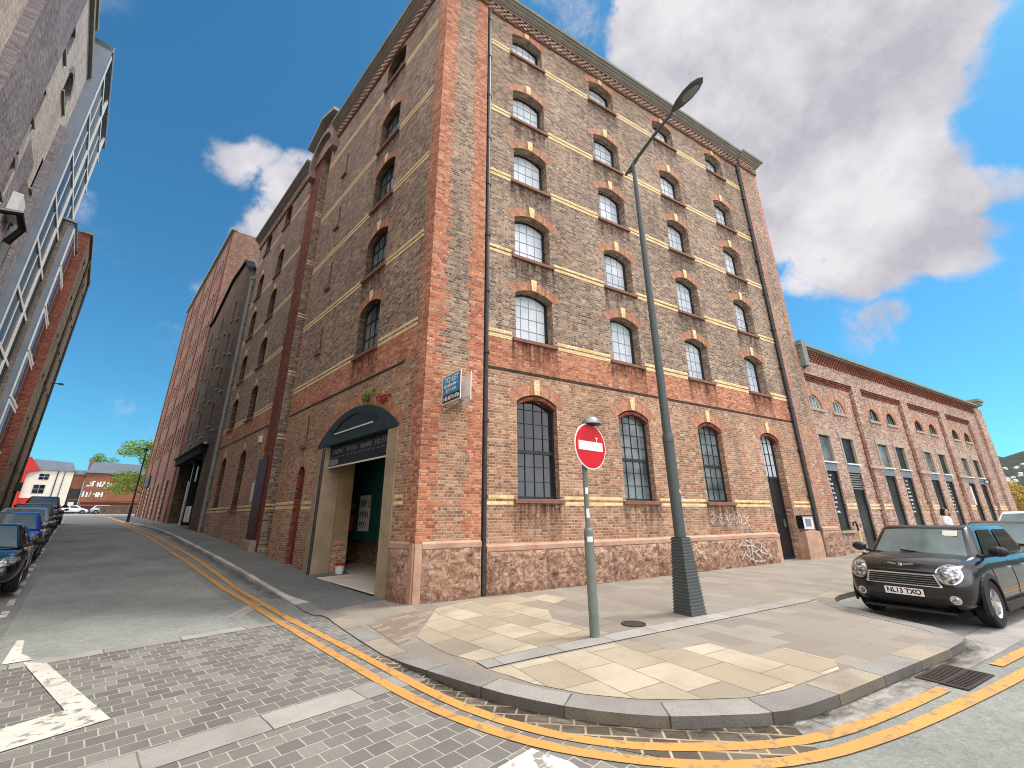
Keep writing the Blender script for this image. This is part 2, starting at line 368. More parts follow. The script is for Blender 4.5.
def slab_mat(name, cols, joint, w, h, m, offset=.5, wear='#6a6258', wearf=.45, rough=.85, bump=.5, soft=.006, speck=.35, dirtn=1.4):
    T = NT(name); uv = T.uv()
    wob = T.noise(uv, 2.5, 2, .5, out='Color')
    add = T.n('ShaderNodeVectorMath', operation='MULTIPLY_ADD'); T.l(wob, add.inputs[0]); add.inputs[1].default_value = (.025, .025, 0); T.l(uv, add.inputs[2])
    r, d, r2 = cells(T, add.outputs[0], w, h, offset)
    base = T.ramp(r, [(i/len(cols), lin(c)) for i, c in enumerate(cols)], 'CONSTANT')
    n1 = T.noise(uv, dirtn, 6, .65); n2 = T.noise(uv, 55., 3, .7)
    base = T.mix(T.rng(n2, .35, .7, 0., speck), base, lin(wear))
    base = T.mix(T.rng(n1, .42, .7, 0., wearf), base, lin(wear))
    jt = T.rng(d, m, m+soft, 1., 0.)
    c = T.mix(T.math('MULTIPLY', jt, T.rng(T.noise(uv, 3.5, 3, .6), .3, .6, .5, 1.)), base, lin(joint))
    gum = T.n('ShaderNodeTexVoronoi'); gum.inputs['Scale'].default_value = 1.9; T.l(uv, gum.inputs['Vector'])
    c = T.mix(T.rng(gum.outputs['Distance'], .028, .036, .5, 0.), c, lin('#4a453c'))
    T.set(color=c, rough=rough, spec=.3)
    T.bump(T.math('ADD', T.math('MULTIPLY', jt, -1.2), T.math('ADD', T.math('MULTIPLY', n2, .25), T.math('MULTIPLY', r2, .3))), bump, .012)
    return T.m
M['setts'] = slab_mat('grey_brown_block_setts', ['#7b7872', '#85827b', '#716e68', '#8e8b84', '#787570'], '#b0aba0', .2, .19, .004, wear='#5e5b55', soft=.005)
M['settsdark'] = slab_mat('dark_corner_setts', ['#6a6050', '#756a5a', '#5c5346', '#80756a'], '#b8ab92', .22, .16, .007, wear='#463e34', soft=.009)
M['flagcream'] = slab_mat('buff_sandstone_flags', ['#b0a48e', '#a99d86', '#b7ac97', '#a0957f', '#b2a792', '#a79b86', '#938978', '#bbb09d'], '#6a6256', .75, .56, .004, wear='#8c8270', wearf=.6, bump=.3, speck=.2)
M['flagtan'] = slab_mat('pink_grey_pavers', ['#8e877b', '#888176', '#948d81', '#8c8579', '#837c71'], '#7a746a', .62, .42, .003, wear='#857e74', wearf=.5, bump=.25, speck=.25)
M['flagsmall'] = slab_mat('brown_plank_pavers', ['#9a8b7a', '#8f8172', '#a39483', '#877a6c'], '#6a6054', .42, .13, .004, wear='#766a5e', bump=.3)
M['kerb'] = slab_mat('granite_kerb', ['#979590', '#8c8a86', '#a19f99', '#ab9f8b', '#92908b'], '#4a453e', .95, 5., .006, offset=0., wear='#635e56', wearf=.55, bump=.3, speck=.55)
M['palekerb'] = slab_mat('pale_stone_kerb', ['#c2bdb0', '#b5b0a4', '#cdc8bb', '#aaa69b'], '#6a665e', .9, 5., .006, offset=0., wear='#8b877e', wearf=.35, bump=.25)
M['kerbface'] = slab_mat('shaded_kerb_face', ['#6f6b65', '#65615b', '#7a766e', '#7c7464'], '#3c3832', .95, 5., .006, offset=0., wear='#3e3a34', wearf=.6, bump=.4, speck=.6)  # darker than the kerb top: side shade put into the colours, with worn speckle
M['band'] = slab_mat('granite_band', ['#a2a09a', '#989690', '#aeaba4', '#9e9c96'], '#605a50', .9, 5., .005, offset=0., wear='#777269', wearf=.5, bump=.2, speck=.4)
def marking(name, col, under, wear=.5, scale=5., thr=.56):
    T = NT(name); v = T.geo()
    n = T.noise(v, scale, 6, .7); f = T.noise(v, 60., 3, .7)
    c = T.mix(T.rng(n, thr, thr+.06, 0., wear), lin(col), lin(under))
    c = T.mix(T.rng(f, .5, .8, 0., .3), c, lin(under))
    c = T.mix(T.rng(T.noise(v, 1.1, 4, .6), .4, .7, 0., .3), c, lin('#8a7450' if 'yellow' in name else '#8d887e'))
    T.set(color=c, rough=.75, spec=.3); T.bump(f, .3, .004); return T.m
M['yellow'] = marking('worn_yellow_line_paint', '#cb944f', '#857760', .75, 8., .54)
M['whiteline'] = marking('worn_white_line_paint', '#d6d2c6', '#77716a', .85, 7., .54)
def leaf_mat(name, cols):
    T = NT(name); oi = T.n('ShaderNodeNewGeometry')
    T.set(color=T.ramp(oi.outputs['Random Per Island'], [(i/max(1, len(cols)-1), lin(c)) for i, c in enumerate(cols)]), rough=.6, spec=.3)
    T.b.inputs['Subsurface Weight'].default_value = 0.
    return T.m
M['leaf'] = leaf_mat('green_leaves', ['#3f5a1c', '#587a26', '#6f8f30', '#2f4716', '#86a03c'])
M['leafyellow'] = leaf_mat('yellow_green_leaves', ['#b08f3c', '#c9a348', '#94832f', '#d8b25c', '#7c7630'])
M['leafred'] = leaf_mat('red_leaves', ['#8c2f2a', '#a83f34', '#6a2420'])
M['leafbright'] = leaf_mat('fresh_green_leaves', ['#5a7a22', '#76992e', '#8fae3c', '#46661c', '#a8bc50'])
M['spray'] = marking('worn_spray_paint', '#cfc9c0', '#a88468', .9, 14., .5)

def dirt_mat(name, col, top, sx, sy, gain):
    T = NT(name); uv = T.uv(); sep = T.n('ShaderNodeSeparateXYZ'); T.l(uv, sep.inputs[0])
    oi = T.n('ShaderNodeObjectInfo'); ad = T.n('ShaderNodeVectorMath', operation='ADD'); T.l(T.scale(uv, (sx, sy, 1)), ad.inputs[0]); T.l(oi.outputs['Location'], ad.inputs[1])
    n = T.rng(T.noise(ad.outputs[0], 1., 6, .7), .38, .68)
    fall = T.math('POWER', T.math('SUBTRACT', 1., sep.outputs[1]), top)
    T.set(color=lin(col), rough=.95, spec=.1); T.l(T.math('MULTIPLY', T.math('MULTIPLY', n, fall), gain), T.b.inputs['Alpha'])
    return T.m
M['rainstain'] = dirt_mat('rain_streak_soot', '#2c241f', 1.3, 9., 1.2, .75)
M['grime'] = dirt_mat('gutter_grime', '#38332b', .8, 3., 2., .9)
# ------------------------------------------------------------------ camera, sun, sky
cam = bpy.data.cameras.new('camera'); co = bpy.data.objects.new('camera', cam); COL.objects.link(co); scene.camera = co
cam.sensor_width = 36.0; cam.lens = 412/1024*36; cam.clip_start = .05; cam.clip_end = 6000
_up = Vector((501-512, 1269, -412)).normalized()
_f = Vector((0, 0, -1)); _fh = (_f - _up*_f.dot(_up)).normalized(); _rt = _fh.cross(_up)
co.matrix_basis = Matrix(((_rt.x, _rt.y, _rt.z, 0), (_fh.x, _fh.y, _fh.z, 0), (_up.x, _up.y, _up.z, EYE), (0, 0, 0, 1)))
def pixdir(px, py):
    c = Vector((px-512, -(py-384), -412)); return Vector((_rt.dot(c), _fh.dot(c), _up.dot(c))).normalized()
BACK_GAIN = 2.7
SUN_EL, SUN_AZ = 58, 78      # azimuth clockwise from +Y
sd = bpy.data.lights.new('sun', 'SUN'); sd.energy = 1.5; sd.angle = rad(14); sd.color = (1, .95, .87)
so = bpy.data.objects.new('sun', sd); COL.objects.link(so)
sdir = Vector((math.sin(rad(SUN_AZ))*math.cos(rad(SUN_EL)), math.cos(rad(SUN_AZ))*math.cos(rad(SUN_EL)), math.sin(rad(SUN_EL))))
so.matrix_basis = sdir.to_track_quat('Z', 'Y').to_matrix().to_4x4()
w = bpy.data.worlds.new('World'); scene.world = w; w.use_nodes = True
nt = w.node_tree; nt.nodes.clear()
def wn(t, **k):
    x = nt.nodes.new(t)
    for a, b in k.items(): setattr(x, a, b)
    return x
def wmath(op, a, b=None, clamp=False):
    x = wn('ShaderNodeMath', operation=op); x.use_clamp = clamp
    for i, q in enumerate((a, b)):
        if q is None: continue
        if isinstance(q, bpy.types.NodeSocket): nt.links.new(q, x.inputs[i])
        else: x.inputs[i].default_value = q
    return x.outputs[0]
sky = wn('ShaderNodeTexSky', sky_type='NISHITA'); sky.sun_disc = False
sky.sun_elevation = rad(SUN_EL); sky.sun_rotation = rad(SUN_AZ); sky.air_density = 1.0; sky.dust_density = .6; sky.ozone_density = 1.6
tc = wn('ShaderNodeTexCoord'); D = tc.outputs['Generated']
nrm = wn('ShaderNodeVectorMath', operation='NORMALIZE'); nt.links.new(D, nrm.inputs[0]); D = nrm.outputs[0]
def wnoise(scale, detail, rough, off=(0, 0, 0), out='Fac'):
    a = wn('ShaderNodeVectorMath', operation='ADD'); nt.links.new(D, a.inputs[0]); a.inputs[1].default_value = off
    x = wn('ShaderNodeTexNoise'); x.inputs['Scale'].default_value = scale; x.inputs['Detail'].default_value = detail; x.inputs['Roughness'].default_value = rough
    nt.links.new(a.outputs[0], x.inputs['Vector']); return x.outputs[out]
blobs = [  # cloud masses: direction seen, angular radius (deg), weight
    (735, 60, 12, 1.), (650, 20, 7, .8), (820, 85, 11, 1.), (880, 60, 5, .8), (790, 190, 11, 1.), (880, 170, 7, 1.), (925, 200, 5, .9), (830, 250, 7, .9), (890, 245, 5, .75), (800, 290, 4, .6), (850, 140, 9, 1.), (900, 120, 5, .9),
    (1000, 180, 3, .5), (842, 345, 3.4, .5), (222, 148, 3, .6), (255, 200, 4, .75), (232, 215, 3, .5), (275, 185, 4, .6), (200, 275, 2, .35), (150, 395, 5, .28), (85, 405, 4, .15), (560, 10, 7, .35), (1010, 290, 3, .2), (90, 225, 2, .3), (160, 300, 6, .12), (640, -260, 16, .6)]
blobs_dir = [(pixdir(a, b), r, wt) for a, b, r, wt in blobs]
blobs_dir.append((Vector((-.05, -.22, .97)).normalized(), 29, 1.1))   # unseen cloud added overhead to whiten reflections in glass and bonnets
for az_, el_, r_ in ((75, 18, 8), (84, 28, 15), (100, 40, 18), (112, 18, 16), (92, 8, 12)): blobs_dir.append((Vector((math.sin(rad(az_))*math.cos(rad(el_)), math.cos(rad(az_))*math.cos(rad(el_)), math.sin(rad(el_)))), r_, 1.1))  # unseen clouds added to the right to whiten the car flank reflections
brng = random.Random(4)
for i in range(16):   # the rest of the sky, behind the viewer
    az = rad(brng.uniform(100, 290)); el = rad(brng.uniform(12, 65))
    blobs_dir.append((Vector((math.sin(az)*math.cos(el), math.cos(az)*math.cos(el), math.sin(el))), brng.uniform(10, 22), brng.uniform(.6, 1.)))
warp = wnoise(3.2, 3, .5, (3.1, 1.2, .4), 'Color')
wv = wn('ShaderNodeVectorMath', operation='MULTIPLY_ADD'); nt.links.new(warp, wv.inputs[0]); wv.inputs[1].default_value = (.3, .3, .3); nt.links.new(D, wv.inputs[2])
ws = wn('ShaderNodeVectorMath', operation='SUBTRACT'); nt.links.new(wv.outputs[0], ws.inputs[0]); ws.inputs[1].default_value = (.15, .15, .15)
wnm = wn('ShaderNodeVectorMath', operation='NORMALIZE'); nt.links.new(ws.outputs[0], wnm.inputs[0])
acc = None
for d, r, wt in blobs_dir:
    dp = wn('ShaderNodeVectorMath', operation='DOT_PRODUCT'); nt.links.new(wnm.outputs[0], dp.inputs[0]); dp.inputs[1].default_value = d
    mr = wn('ShaderNodeMapRange', clamp=True, interpolation_type='SMOOTHSTEP'); nt.links.new(dp.outputs['Value'], mr.inputs[0])
    mr.inputs[1].default_value = math.cos(rad(r*1.25)); mr.inputs[2].default_value = math.cos(rad(r*.35)); mr.inputs[3].default_value = 0; mr.inputs[4].default_value = wt
    acc = mr.outputs[0] if acc is None else wmath('MAXIMUM', acc, mr.outputs[0])
det = wmath('ADD', wmath('MULTIPLY', wnoise(4.6, 10, .62), .55), wmath('MULTIPLY', wnoise(15., 10, .7, (2, 5, 1)), .5))
den = wmath('ADD', acc, wmath('MULTIPLY', wmath('SUBTRACT', det, .5), 2.8))
dmr = wn('ShaderNodeMapRange', clamp=True, interpolation_type='SMOOTHSTEP'); nt.links.new(den, dmr.inputs[0])
for i, q in enumerate((.25, .72, 0, 1)): dmr.inputs[i+1].default_value = q
veil = wmath('MULTIPLY', dmr.outputs[0], wmath('ADD', wmath('MULTIPLY', acc, 1.6), 0., True), True)
shade = wnoise(5., 9, .6, (7, 3, 1))
cr = wn('ShaderNodeValToRGB'); nt.links.new(shade, cr.inputs[0])
cr.color_ramp.elements[0].position = .36; cr.color_ramp.elements[0].color = (3.7, 3.55, 4.0, 1)
cr.color_ramp.elements[1].position = .62; cr.color_ramp.elements[1].color = (5.9, 5.75, 5.95, 1)
tint = wn('ShaderNodeMix', data_type='RGBA', blend_type='MULTIPLY'); tint.inputs[0].default_value = 1.
nt.links.new(sky.outputs[0], tint.inputs[6]); tint.inputs[7].default_value = (.36, .92, 1.1, 1)
# bright cloud added behind the viewer, out of view, to fill the walls
bk_ = wn('ShaderNodeVectorMath', operation='DOT_PRODUCT'); nt.links.new(D, bk_.inputs[0]); bk_.inputs[1].default_value = Vector((-.12, -.97, .22)).normalized()
bkm = wn('ShaderNodeMapRange', clamp=True, interpolation_type='SMOOTHSTEP'); nt.links.new(bk_.outputs['Value'], bkm.inputs[0])
for i, q in enumerate((-.08, .42, 0, 1)): bkm.inputs[i+1].default_value = q
brt = wn('ShaderNodeMix', data_type='RGBA', blend_type='MULTIPLY'); brt.inputs[0].default_value = 1.; nt.links.new(cr.outputs[0], brt.inputs[6])
bri = wmath('ADD', wmath('MULTIPLY', bkm.outputs[0], BACK_GAIN), 1.); bco = wn('ShaderNodeCombineColor')
for i in range(3): nt.links.new(bri, bco.inputs[i])
nt.links.new(bco.outputs[0], brt.inputs[7])
veil = wmath('MAXIMUM', veil, wmath('MULTIPLY', bkm.outputs[0], .92))
mx = wn('ShaderNodeMix', data_type='RGBA'); nt.links.new(veil, mx.inputs[0]); nt.links.new(tint.outputs[2], mx.inputs[6]); nt.links.new(brt.outputs[2], mx.inputs[7])
bg = wn('ShaderNodeBackground'); bg.inputs[1].default_value = .059; nt.links.new(mx.outputs[2], bg.inputs[0])
wo = wn('ShaderNodeOutputWorld'); nt.links.new(bg.outputs[0], wo.inputs[0])
scene.view_settings.view_transform = 'Standard'; scene.view_settings.look = 'None'; scene.view_settings.exposure = 1.3; scene.view_settings.gamma = 1
scene.view_settings.use_curve_mapping = False
scene.cycles.filter_width = 1.0; scene.cycles.max_bounces = 6; scene.cycles.use_denoising = True
# ------------------------------------------------------------------ ground
def grid_sheet(name, ring, zf, mat, uvf, step=1.2, dz=0.):
    """flat polygon (world xy) filled with a grid that follows zf"""
    ring = [Vector((p[0], p[1])) for p in ring]
    pts = []
    for a, b in zip(ring, ring[1:]+ring[:1]):
        k = max(1, int((b-a).length/step))
        for i in range(k): pts.append(a+(b-a)*i/k)
    n = len(pts)
    xs = [p.x for p in ring]; ys = [p.y for p in ring]
    ext = []
    if step < 50:
        x = min(xs)
        while x < max(xs):
            y = min(ys)
            while y < max(ys): ext.append(Vector((x, y))); y += step
            x += step
    r = delaunay_2d_cdt(pts+ext, [], [list(range(n))], 2, 1e-5)
    mb = MB()
    for f in r[2]:
        P = [(r[0][i].x, r[0][i].y) for i in f]
        a = sum(P[i][0]*P[(i+1) % len(P)][1]-P[(i+1) % len(P)][0]*P[i][1] for i in range(len(P)))
        if a < 0: P = P[::-1]
        mb.face([(x, y, zf((x, y))+dz) for x, y in P], uv=[uvf(Vector((x, y, 0))) for x, y in P])
    return struct(mb.build(name, mat, weld=True))
def uvR(p): d = p-C0; return (d.dot(DR), d.dot(NR))
def uvL(p): d = p-C0; return (d.dot(NL), d.dot(DL))
# base sheet: fine strips along the side street, coarse to the horizon
mb = MB()
ss = [-3000, -400, -60, -20, -8, -5, 1, 5, 10, 15, 21, 28, 35, 48, 61, 80, 100, 130, 200, 400, 3000]
nn = [-3000, -300, -60, -20, -10, -6, -2, 2, 6, 12, 25, 60, 300, 3000]
for s0, s1 in zip(ss, ss[1:]):
    for n0, n1 in zip(nn, nn[1:]):
        q = [LP(s0, n0), LP(s0, n1), LP(s1, n1), LP(s1, n0)]
        mb.face([(p.x, p.y, zroad(p)) for p in q][::-1])
g = struct(mb.build('ground', M['asphalt'], weld=True))
def RPp(*a): return [RP(r, n) for r, n in a]
def LPp(*a): return [LP(s, n) for s, n in a]
setts = grid_sheet('sett_paving', LPp((1., -9.2), (1., -1.2), (.2, -.6), (-3, -.6), (-6.2, .6), (-7.35, .5), (-7.0, -.6), (-6.35, -1.7), (-6.3, -3), (-6.6, -9.2)), zroad, M['setts'], uvL, 1.5, .004)
kc = [(-1.6, -.35), (-1.48, .74), (-1.30, 2.0), (-1.13, 3.02), (-.81, 4.15), (-.59, 4.8), (-.22, 5.42), (.16, 5.87), (.52, 6.17), (.77, 6.31), (1.4, 6.63), (2.0, 6.71), (3.45, 6.73), (5.57, 6.76), (6.1, 6.62), (6.36, 6.3), (6.5, 5.9), (6.75, 5.2), (7.2, 4.55), (7.9, 4.2), (9, 4.12), (16, 4.1), (26, 4.1), (60, 4.1)]
kcw = [RP(r, n) for r, n in kc]
street_k = [LP(s, n) for s, n in ((62, -2.4), (43.4, -2.3), (36, -1.8), (31, -1.45), (24, -1.42), (17, -1.44), (11, -1.47), (6.8, -1.45), (4.9, -1.46), (2.5, -1.5), (1.1, -1.62))]
kline = street_k + kcw[:]
def smooth_line(P, k=2):
    for _ in range(k):
        Q = [P[0]]
        for a, b in zip(P, P[1:]): Q += [a*.75+b*.25, a*.25+b*.75]
        P = Q + [P[-1]]
    return P
kline = smooth_line(kline, 1)
def offset_line(P, d):
    out = []
    for i, p in enumerate(P):
        t = (P[min(i+1, len(P)-1)]-P[max(i-1, 0)]).normalized(); out.append(p + Vector((-t.y, t.x, 0))*d)
    return out
kw = [.13 if (p-C0).dot(DL) > 3 else .3 for p in kline]
inner = []
for i, p in enumerate(kline):
    t = (kline[min(i+1, len(kline)-1)]-kline[max(i-1, 0)]).normalized(); inner.append(p + Vector((-t.y, t.x, 0))*kw[i])
mbs = (MB(), MB()); L = 0
for i in range(len(kline)-1):
    mb = mbs[0] if (kline[i]-C0).dot(DL) > 2.2 else mbs[1]
    a, b, c, d = kline[i], kline[i+1], inner[i+1], inner[i]; l = (b-a).length
    za, zb, zc, zd = [zpave(p)+.004 for p in (a, b, c, d)]
    A, B, Cc, Dd = [Vector((p.x, p.y, z)) for p, z in ((a, za), (b, zb), (c, zc), (d, zd))]
    mb.face((A, B, Cc, Dd), uv=((L, 0.1), (L+l, .1), (L+l, .4), (L, .4)))
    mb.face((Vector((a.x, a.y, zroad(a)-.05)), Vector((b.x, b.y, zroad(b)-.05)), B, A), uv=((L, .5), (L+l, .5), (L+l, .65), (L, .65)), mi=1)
    L += l

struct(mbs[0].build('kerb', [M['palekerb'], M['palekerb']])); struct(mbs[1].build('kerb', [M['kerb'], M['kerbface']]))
# pavement: the side street in dark tarmac, the front in pavers
i0 = min(range(len(inner)), key=lambda i: abs((inner[i]-C0).dot(DL)-1.0))
grid_sheet('tarmac_pavement', [inner[i] for i in range(i0+1)] + LPp((.95, -.02), (.95, 1.), (1.6, 1.), (62, 1.)), zpave, M['tarpave'], uvL, 1.5)
grid_sheet('pavement', [inner[i] for i in range(i0, len(inner))] + RPp((60, -1.), (0, -1.)) + LPp((.95, -.02)), zpave, M["flagtan"], lambda p: uvR(p)[::-1], .3)
cream_a = RPp((-.55, 2.2), (-.2, 1.6), (.35, .6), (1.6, .2), (2.9, .3), (3.15, 1.2), (2.2, 1.75), (1.75, 2.6), (1.95, 3.85), (-.28, 3.85), (-.45, 3.3))
grid_sheet('flagstone_patch', cream_a, zpave, M['flagcream'], lambda p: ((lambda a: (a[0]*.17+a[1]*.985, -a[0]*.985+a[1]*.17))(uvR(p))), .3, .005)
cream_b = RPp((-.3, 4.25), (1.9, 4.25), (2.1, 4.9), (2.75, 4.95), (2.75, 5.6), (3.4, 5.6), (3.4, 6.2), (3.1, 6.38), (2.0, 6.38), (1.5, 6.3), (.95, 6.02), (.55, 5.75), (.2, 5.4), (-.1, 4.9))
grid_sheet('flagstone_patch', cream_b, zpave, M['flagcream'], lambda p: uvR(p)[::-1], .3, .005)
grid_sheet('plank_paving', RPp((-1.05, .9), (-.15, .45), (.2, .9), (-.3, 1.6), (-.7, 2.3), (-.88, 2.4)), zpave, M['flagsmall'], uvL, .3, .005)
grid_sheet('old_kerb_strip', RPp((-.3, 3.88), (6.9, 3.88), (7.4, 3.8), (7.3, 4.15), (6.9, 4.2), (-.3, 4.2)), zpave, M['band'], uvR, .3, .011)
grid_sheet('corner_setts', [Vector((p.x, p.y)) for p in kline if -6.85 < (p-C0).dot(DL) < -2.0 and (p-C0).dot(DR) < 2] + LPp((-7.1, -.75), (-6.5, -1.55), (-5.5, -1.98), (-4.4, -2.15), (-2.2, -2.05)), zroad, M['settsdark'], lambda p: ((lambda a: (a[0]*.8+a[1]*.6, -a[0]*.6+a[1]*.8))(uvR(p))), .8, .008)
grid_sheet('granite_band', LPp((.72, -9.2), (.72, -1.9), (1.0, -1.9), (1.0, -9.2)), zroad, M['band'], uvL, 1.5, .009)
grid_sheet('granite_band', LPp((-3.5, -9.2), (-3.5, -2.0), (-3.1, -1.95), (-3.1, -9.2)), zroad, M['band'], uvL, 1.5, .009)
grid_sheet('gutter', RPp((1.1, 6.63), (2., 6.72), (5.6, 6.78), (6.6, 6.5), (9., 6.45), (40, 6.5), (40, 6.95), (9., 6.98), (5.6, 7.0), (2.3, 6.98), (1.3, 6.9)), zroad, M['band'], uvR, 1., .005)
grid_sheet('lay_by', RPp((6.35, 6.45), (6.7, 5.3), (7.2, 4.5), (8, 4.15), (40, 4.1), (40, 6.5), (9, 6.45)), zroad, M['asphaltdark'], uvR, 1.5, .004)
grid_sheet('road_patch', LPp((1.0, -5.7), (1.0, -2.5), (9, -2.45), (14, -4.0), (9, -5.6)), zroad, M['asphaltdark'], uvL, 1.5, .004)
def stripe(name, P, wd, mat, dz=.012, breaks=()):
    P = smooth_line(P, 2); out = []
    for a, b in zip(P, P[1:]):
        k = max(1, int((b-a).length/.4)); out += [a+(b-a)*i/k for i in range(k)]
    out.append(P[-1]); mb = MB()
    rr = random.Random(len(out))
    Lf = [p + o for p, o in zip(offset_line(out, wd/2), [Vector((rr.uniform(-.008, .008), rr.uniform(-.008, .008), 0)) for _ in out])]
    Rt = offset_line(out, -wd/2)
    for i in range(len(out)-1):
        r = (out[i]-C0).dot(DR), (out[i]-C0).dot(NR)
        r2 = (out[i+1]-C0).dot(DR)
        if any(a <= r[0] <= b or a <= r2 <= b for a, b in breaks): continue
        mb.face([(p.x, p.y, zroad(p)+dz) for p in (Rt[i], Rt[i+1], Lf[i+1], Lf[i])])
    return struct(mb.build(name, mat, weld=True))
far1 = [LP(90, -2.3), LP(60, -2.35), LP(40, -2.25), LP(26, -2.15), LP(14, -1.9), LP(3.5, -1.96), LP(-2, -2.08)]
Y1 = far1 + [RP(r, n) for r, n in ((-1.0, 4.48), (-.61, 5.42), (-.17, 6.03), (.45, 6.5), (1.38, 6.93), (2.59, 7.03), (3.79, 7.07), (5.98, 7.16), (12, 7.2), (30, 7.2))]
Y2 = [LP(90, -2.6), LP(60, -2.63), LP(40, -2.55), LP(21, -2.37), LP(8.4, -2.26), LP(1.9, -2.16), LP(-2.6, -2.38)] + [RP(r, n) for r, n in ((-1.22, 4.46), (-.9, 5.29), (-.48, 5.99), (.22, 6.65), (.94, 7.03), (2.14, 7.22), (3.74, 7.32), (5.05, 7.38), (12, 7.42), (30, 7.42))]
stripe('yellow_line', Y1, .125, M['yellow'], breaks=((3.75, 4.75),))
stripe('yellow_line', Y2, .125, M['yellow'])
gl = offset_line(kline, -.3); mb = MB(); L = 0
for i in range(len(kline)-1):
    a, b, c, d = kline[i], kline[i+1], gl[i+1], gl[i]; l = (b-a).length
    if (a-C0).dot(DR) < 6.2 and ((a-C0).dot(DL) < -2.8 or (a-C0).dot(DL) > 3.5): mb.face([(p.x, p.y, zroad(p)+.0105) for p in (d, c, b, a)], uv=((L, 1), (L+l, 1), (L+l, 0), (L, 0)))
    L += l
struct(mb.build('gutter_grime', M['grime']), 'stuff')
for s in [x*1.16+4.6 for x in range(46)]:
    q = [LP(s, -5.87), LP(s, -5.77), LP(s+.62, -5.77), LP(s+.62, -5.87)]
    mbq = MB(); mbq.face([(p.x, p.y, zroad(p)+.008) for p in q][::-1]); struct(mbq.build('bay_line', M['whiteline']))
def flatpoly(name, P, mat, dz=.013):
    mbq = MB()
    for t in tessellate_polygon([[Vector((p.x, p.y, 0)) for p in P]]):
        T = [P[i] for i in t]
        if (T[1]-T[0]).cross(T[2]-T[0]).z < 0: T = T[::-1]
        mbq.face([(p.x, p.y, zroad(p)+dz) for p in T])
    return struct(mbq.build(name, mat))
flatpoly('white_marking', LPp((.7, -5.13), (-2.14, -4.64), (-2.29, -5.33), (-2.4, -7.5), (-1.8, -7.5), (-1.68, -5.36), (-1.55, -4.95), (1.0, -5.36)), M['whiteline'])
flatpoly('white_marking', LPp((1.05, -5.25), (1.05, -5.55), (2.4, -5.5), (2.4, -5.42), (1.5, -5.4)), M['whiteline'])
flatpoly('white_marking', LPp((-5.4, -2.75), (-5.4, -2.28), (-5.75, -2.22), (-6.6, -2.4), (-6.6, -2.8)), M['whiteline'])
flatpoly('road_scar', LPp((3.2, -2.0), (1.9, -2.9), (1.75, -2.65), (2.9, -1.85)), M['band'], .007)
# gully grate and manhole
mb = MB(); mb.box(0, .8, 0, .02, 0, .42); 
gr = thing('gully_grate', 'rusty slotted drain grate set in the gutter by the yellow lines', 'drain grate', frame(DR, NR, RP(3.85, 6.78, zroad(RP(4.2, 6.9))+.012)))
mb = MB()
mb.box(0, .84, 0, .03, -.02, 0.004); mb.box(0, .84, .41, .44, -.02, .004); mb.box(0, .03, .03, .41, -.02, .004); mb.box(.81, .84, .03, .41, -.02, .004); mb.box(.03, .81, .205, .235, -.02, .003)
mb.build('grate_frame', M['iron'], gr)
mb = MB()
for i in range(13): mb.box(.045+i*.06, .075+i*.06, .03, .41, -.02, .002)
mb.build('grate_bars', M['iron'], gr)
mb = MB(); mb.box(.03, .81, .03, .41, -.012, -.009); mb.build('sump', M['darkroom'], gr)
mb = MB(); mb.lathe([(0, .004), (.1, .004), (.11, .001), (.16, .001), (.17, .006), (.2, .006), (.2, -.02)], 28)
mh = mb.build('stopcock_cover', M['iron'], world=Matrix.Translation(RP(2.66, 3.62, zpave(RP(2.66, 3.62))+.008))); tag(mh, 'small round rusty iron cover in the pavement between the two poles', 'manhole cover')
# narrow pavement on the far side of the side street
zl = lambda p: zroad(p)+.1
grid_sheet('tarmac_pavement', LPp((-8, -9.9), (-8, -8.32), (62, -8.32), (62, -9.9)), zl, M['tarpave'], uvL, 1.5)
mb = MB(); ss_ = [-8+1.0*i for i in range(71)]
for a, b in zip(ss_, ss_[1:]):
    P = [LP(a, -8.32), LP(b, -8.32), LP(b, -8.2), LP(a, -8.2)]
    mb.face([(p.x, p.y, zroad(p)+.102) for p in P][::-1], uv=((a, .4), (b, .4), (b, .1), (a, .1))[::-1])
    mb.face([(P[3].x, P[3].y, zroad(P[3])-.05), (P[2].x, P[2].y, zroad(P[2])-.05), (P[2].x, P[2].y, zroad(P[2])+.102), (P[3].x, P[3].y, zroad(P[3])+.102)], uv=((a, .5), (b, .5), (b, .65), (a, .65)))
struct(mb.build('kerb', M['palekerb']))
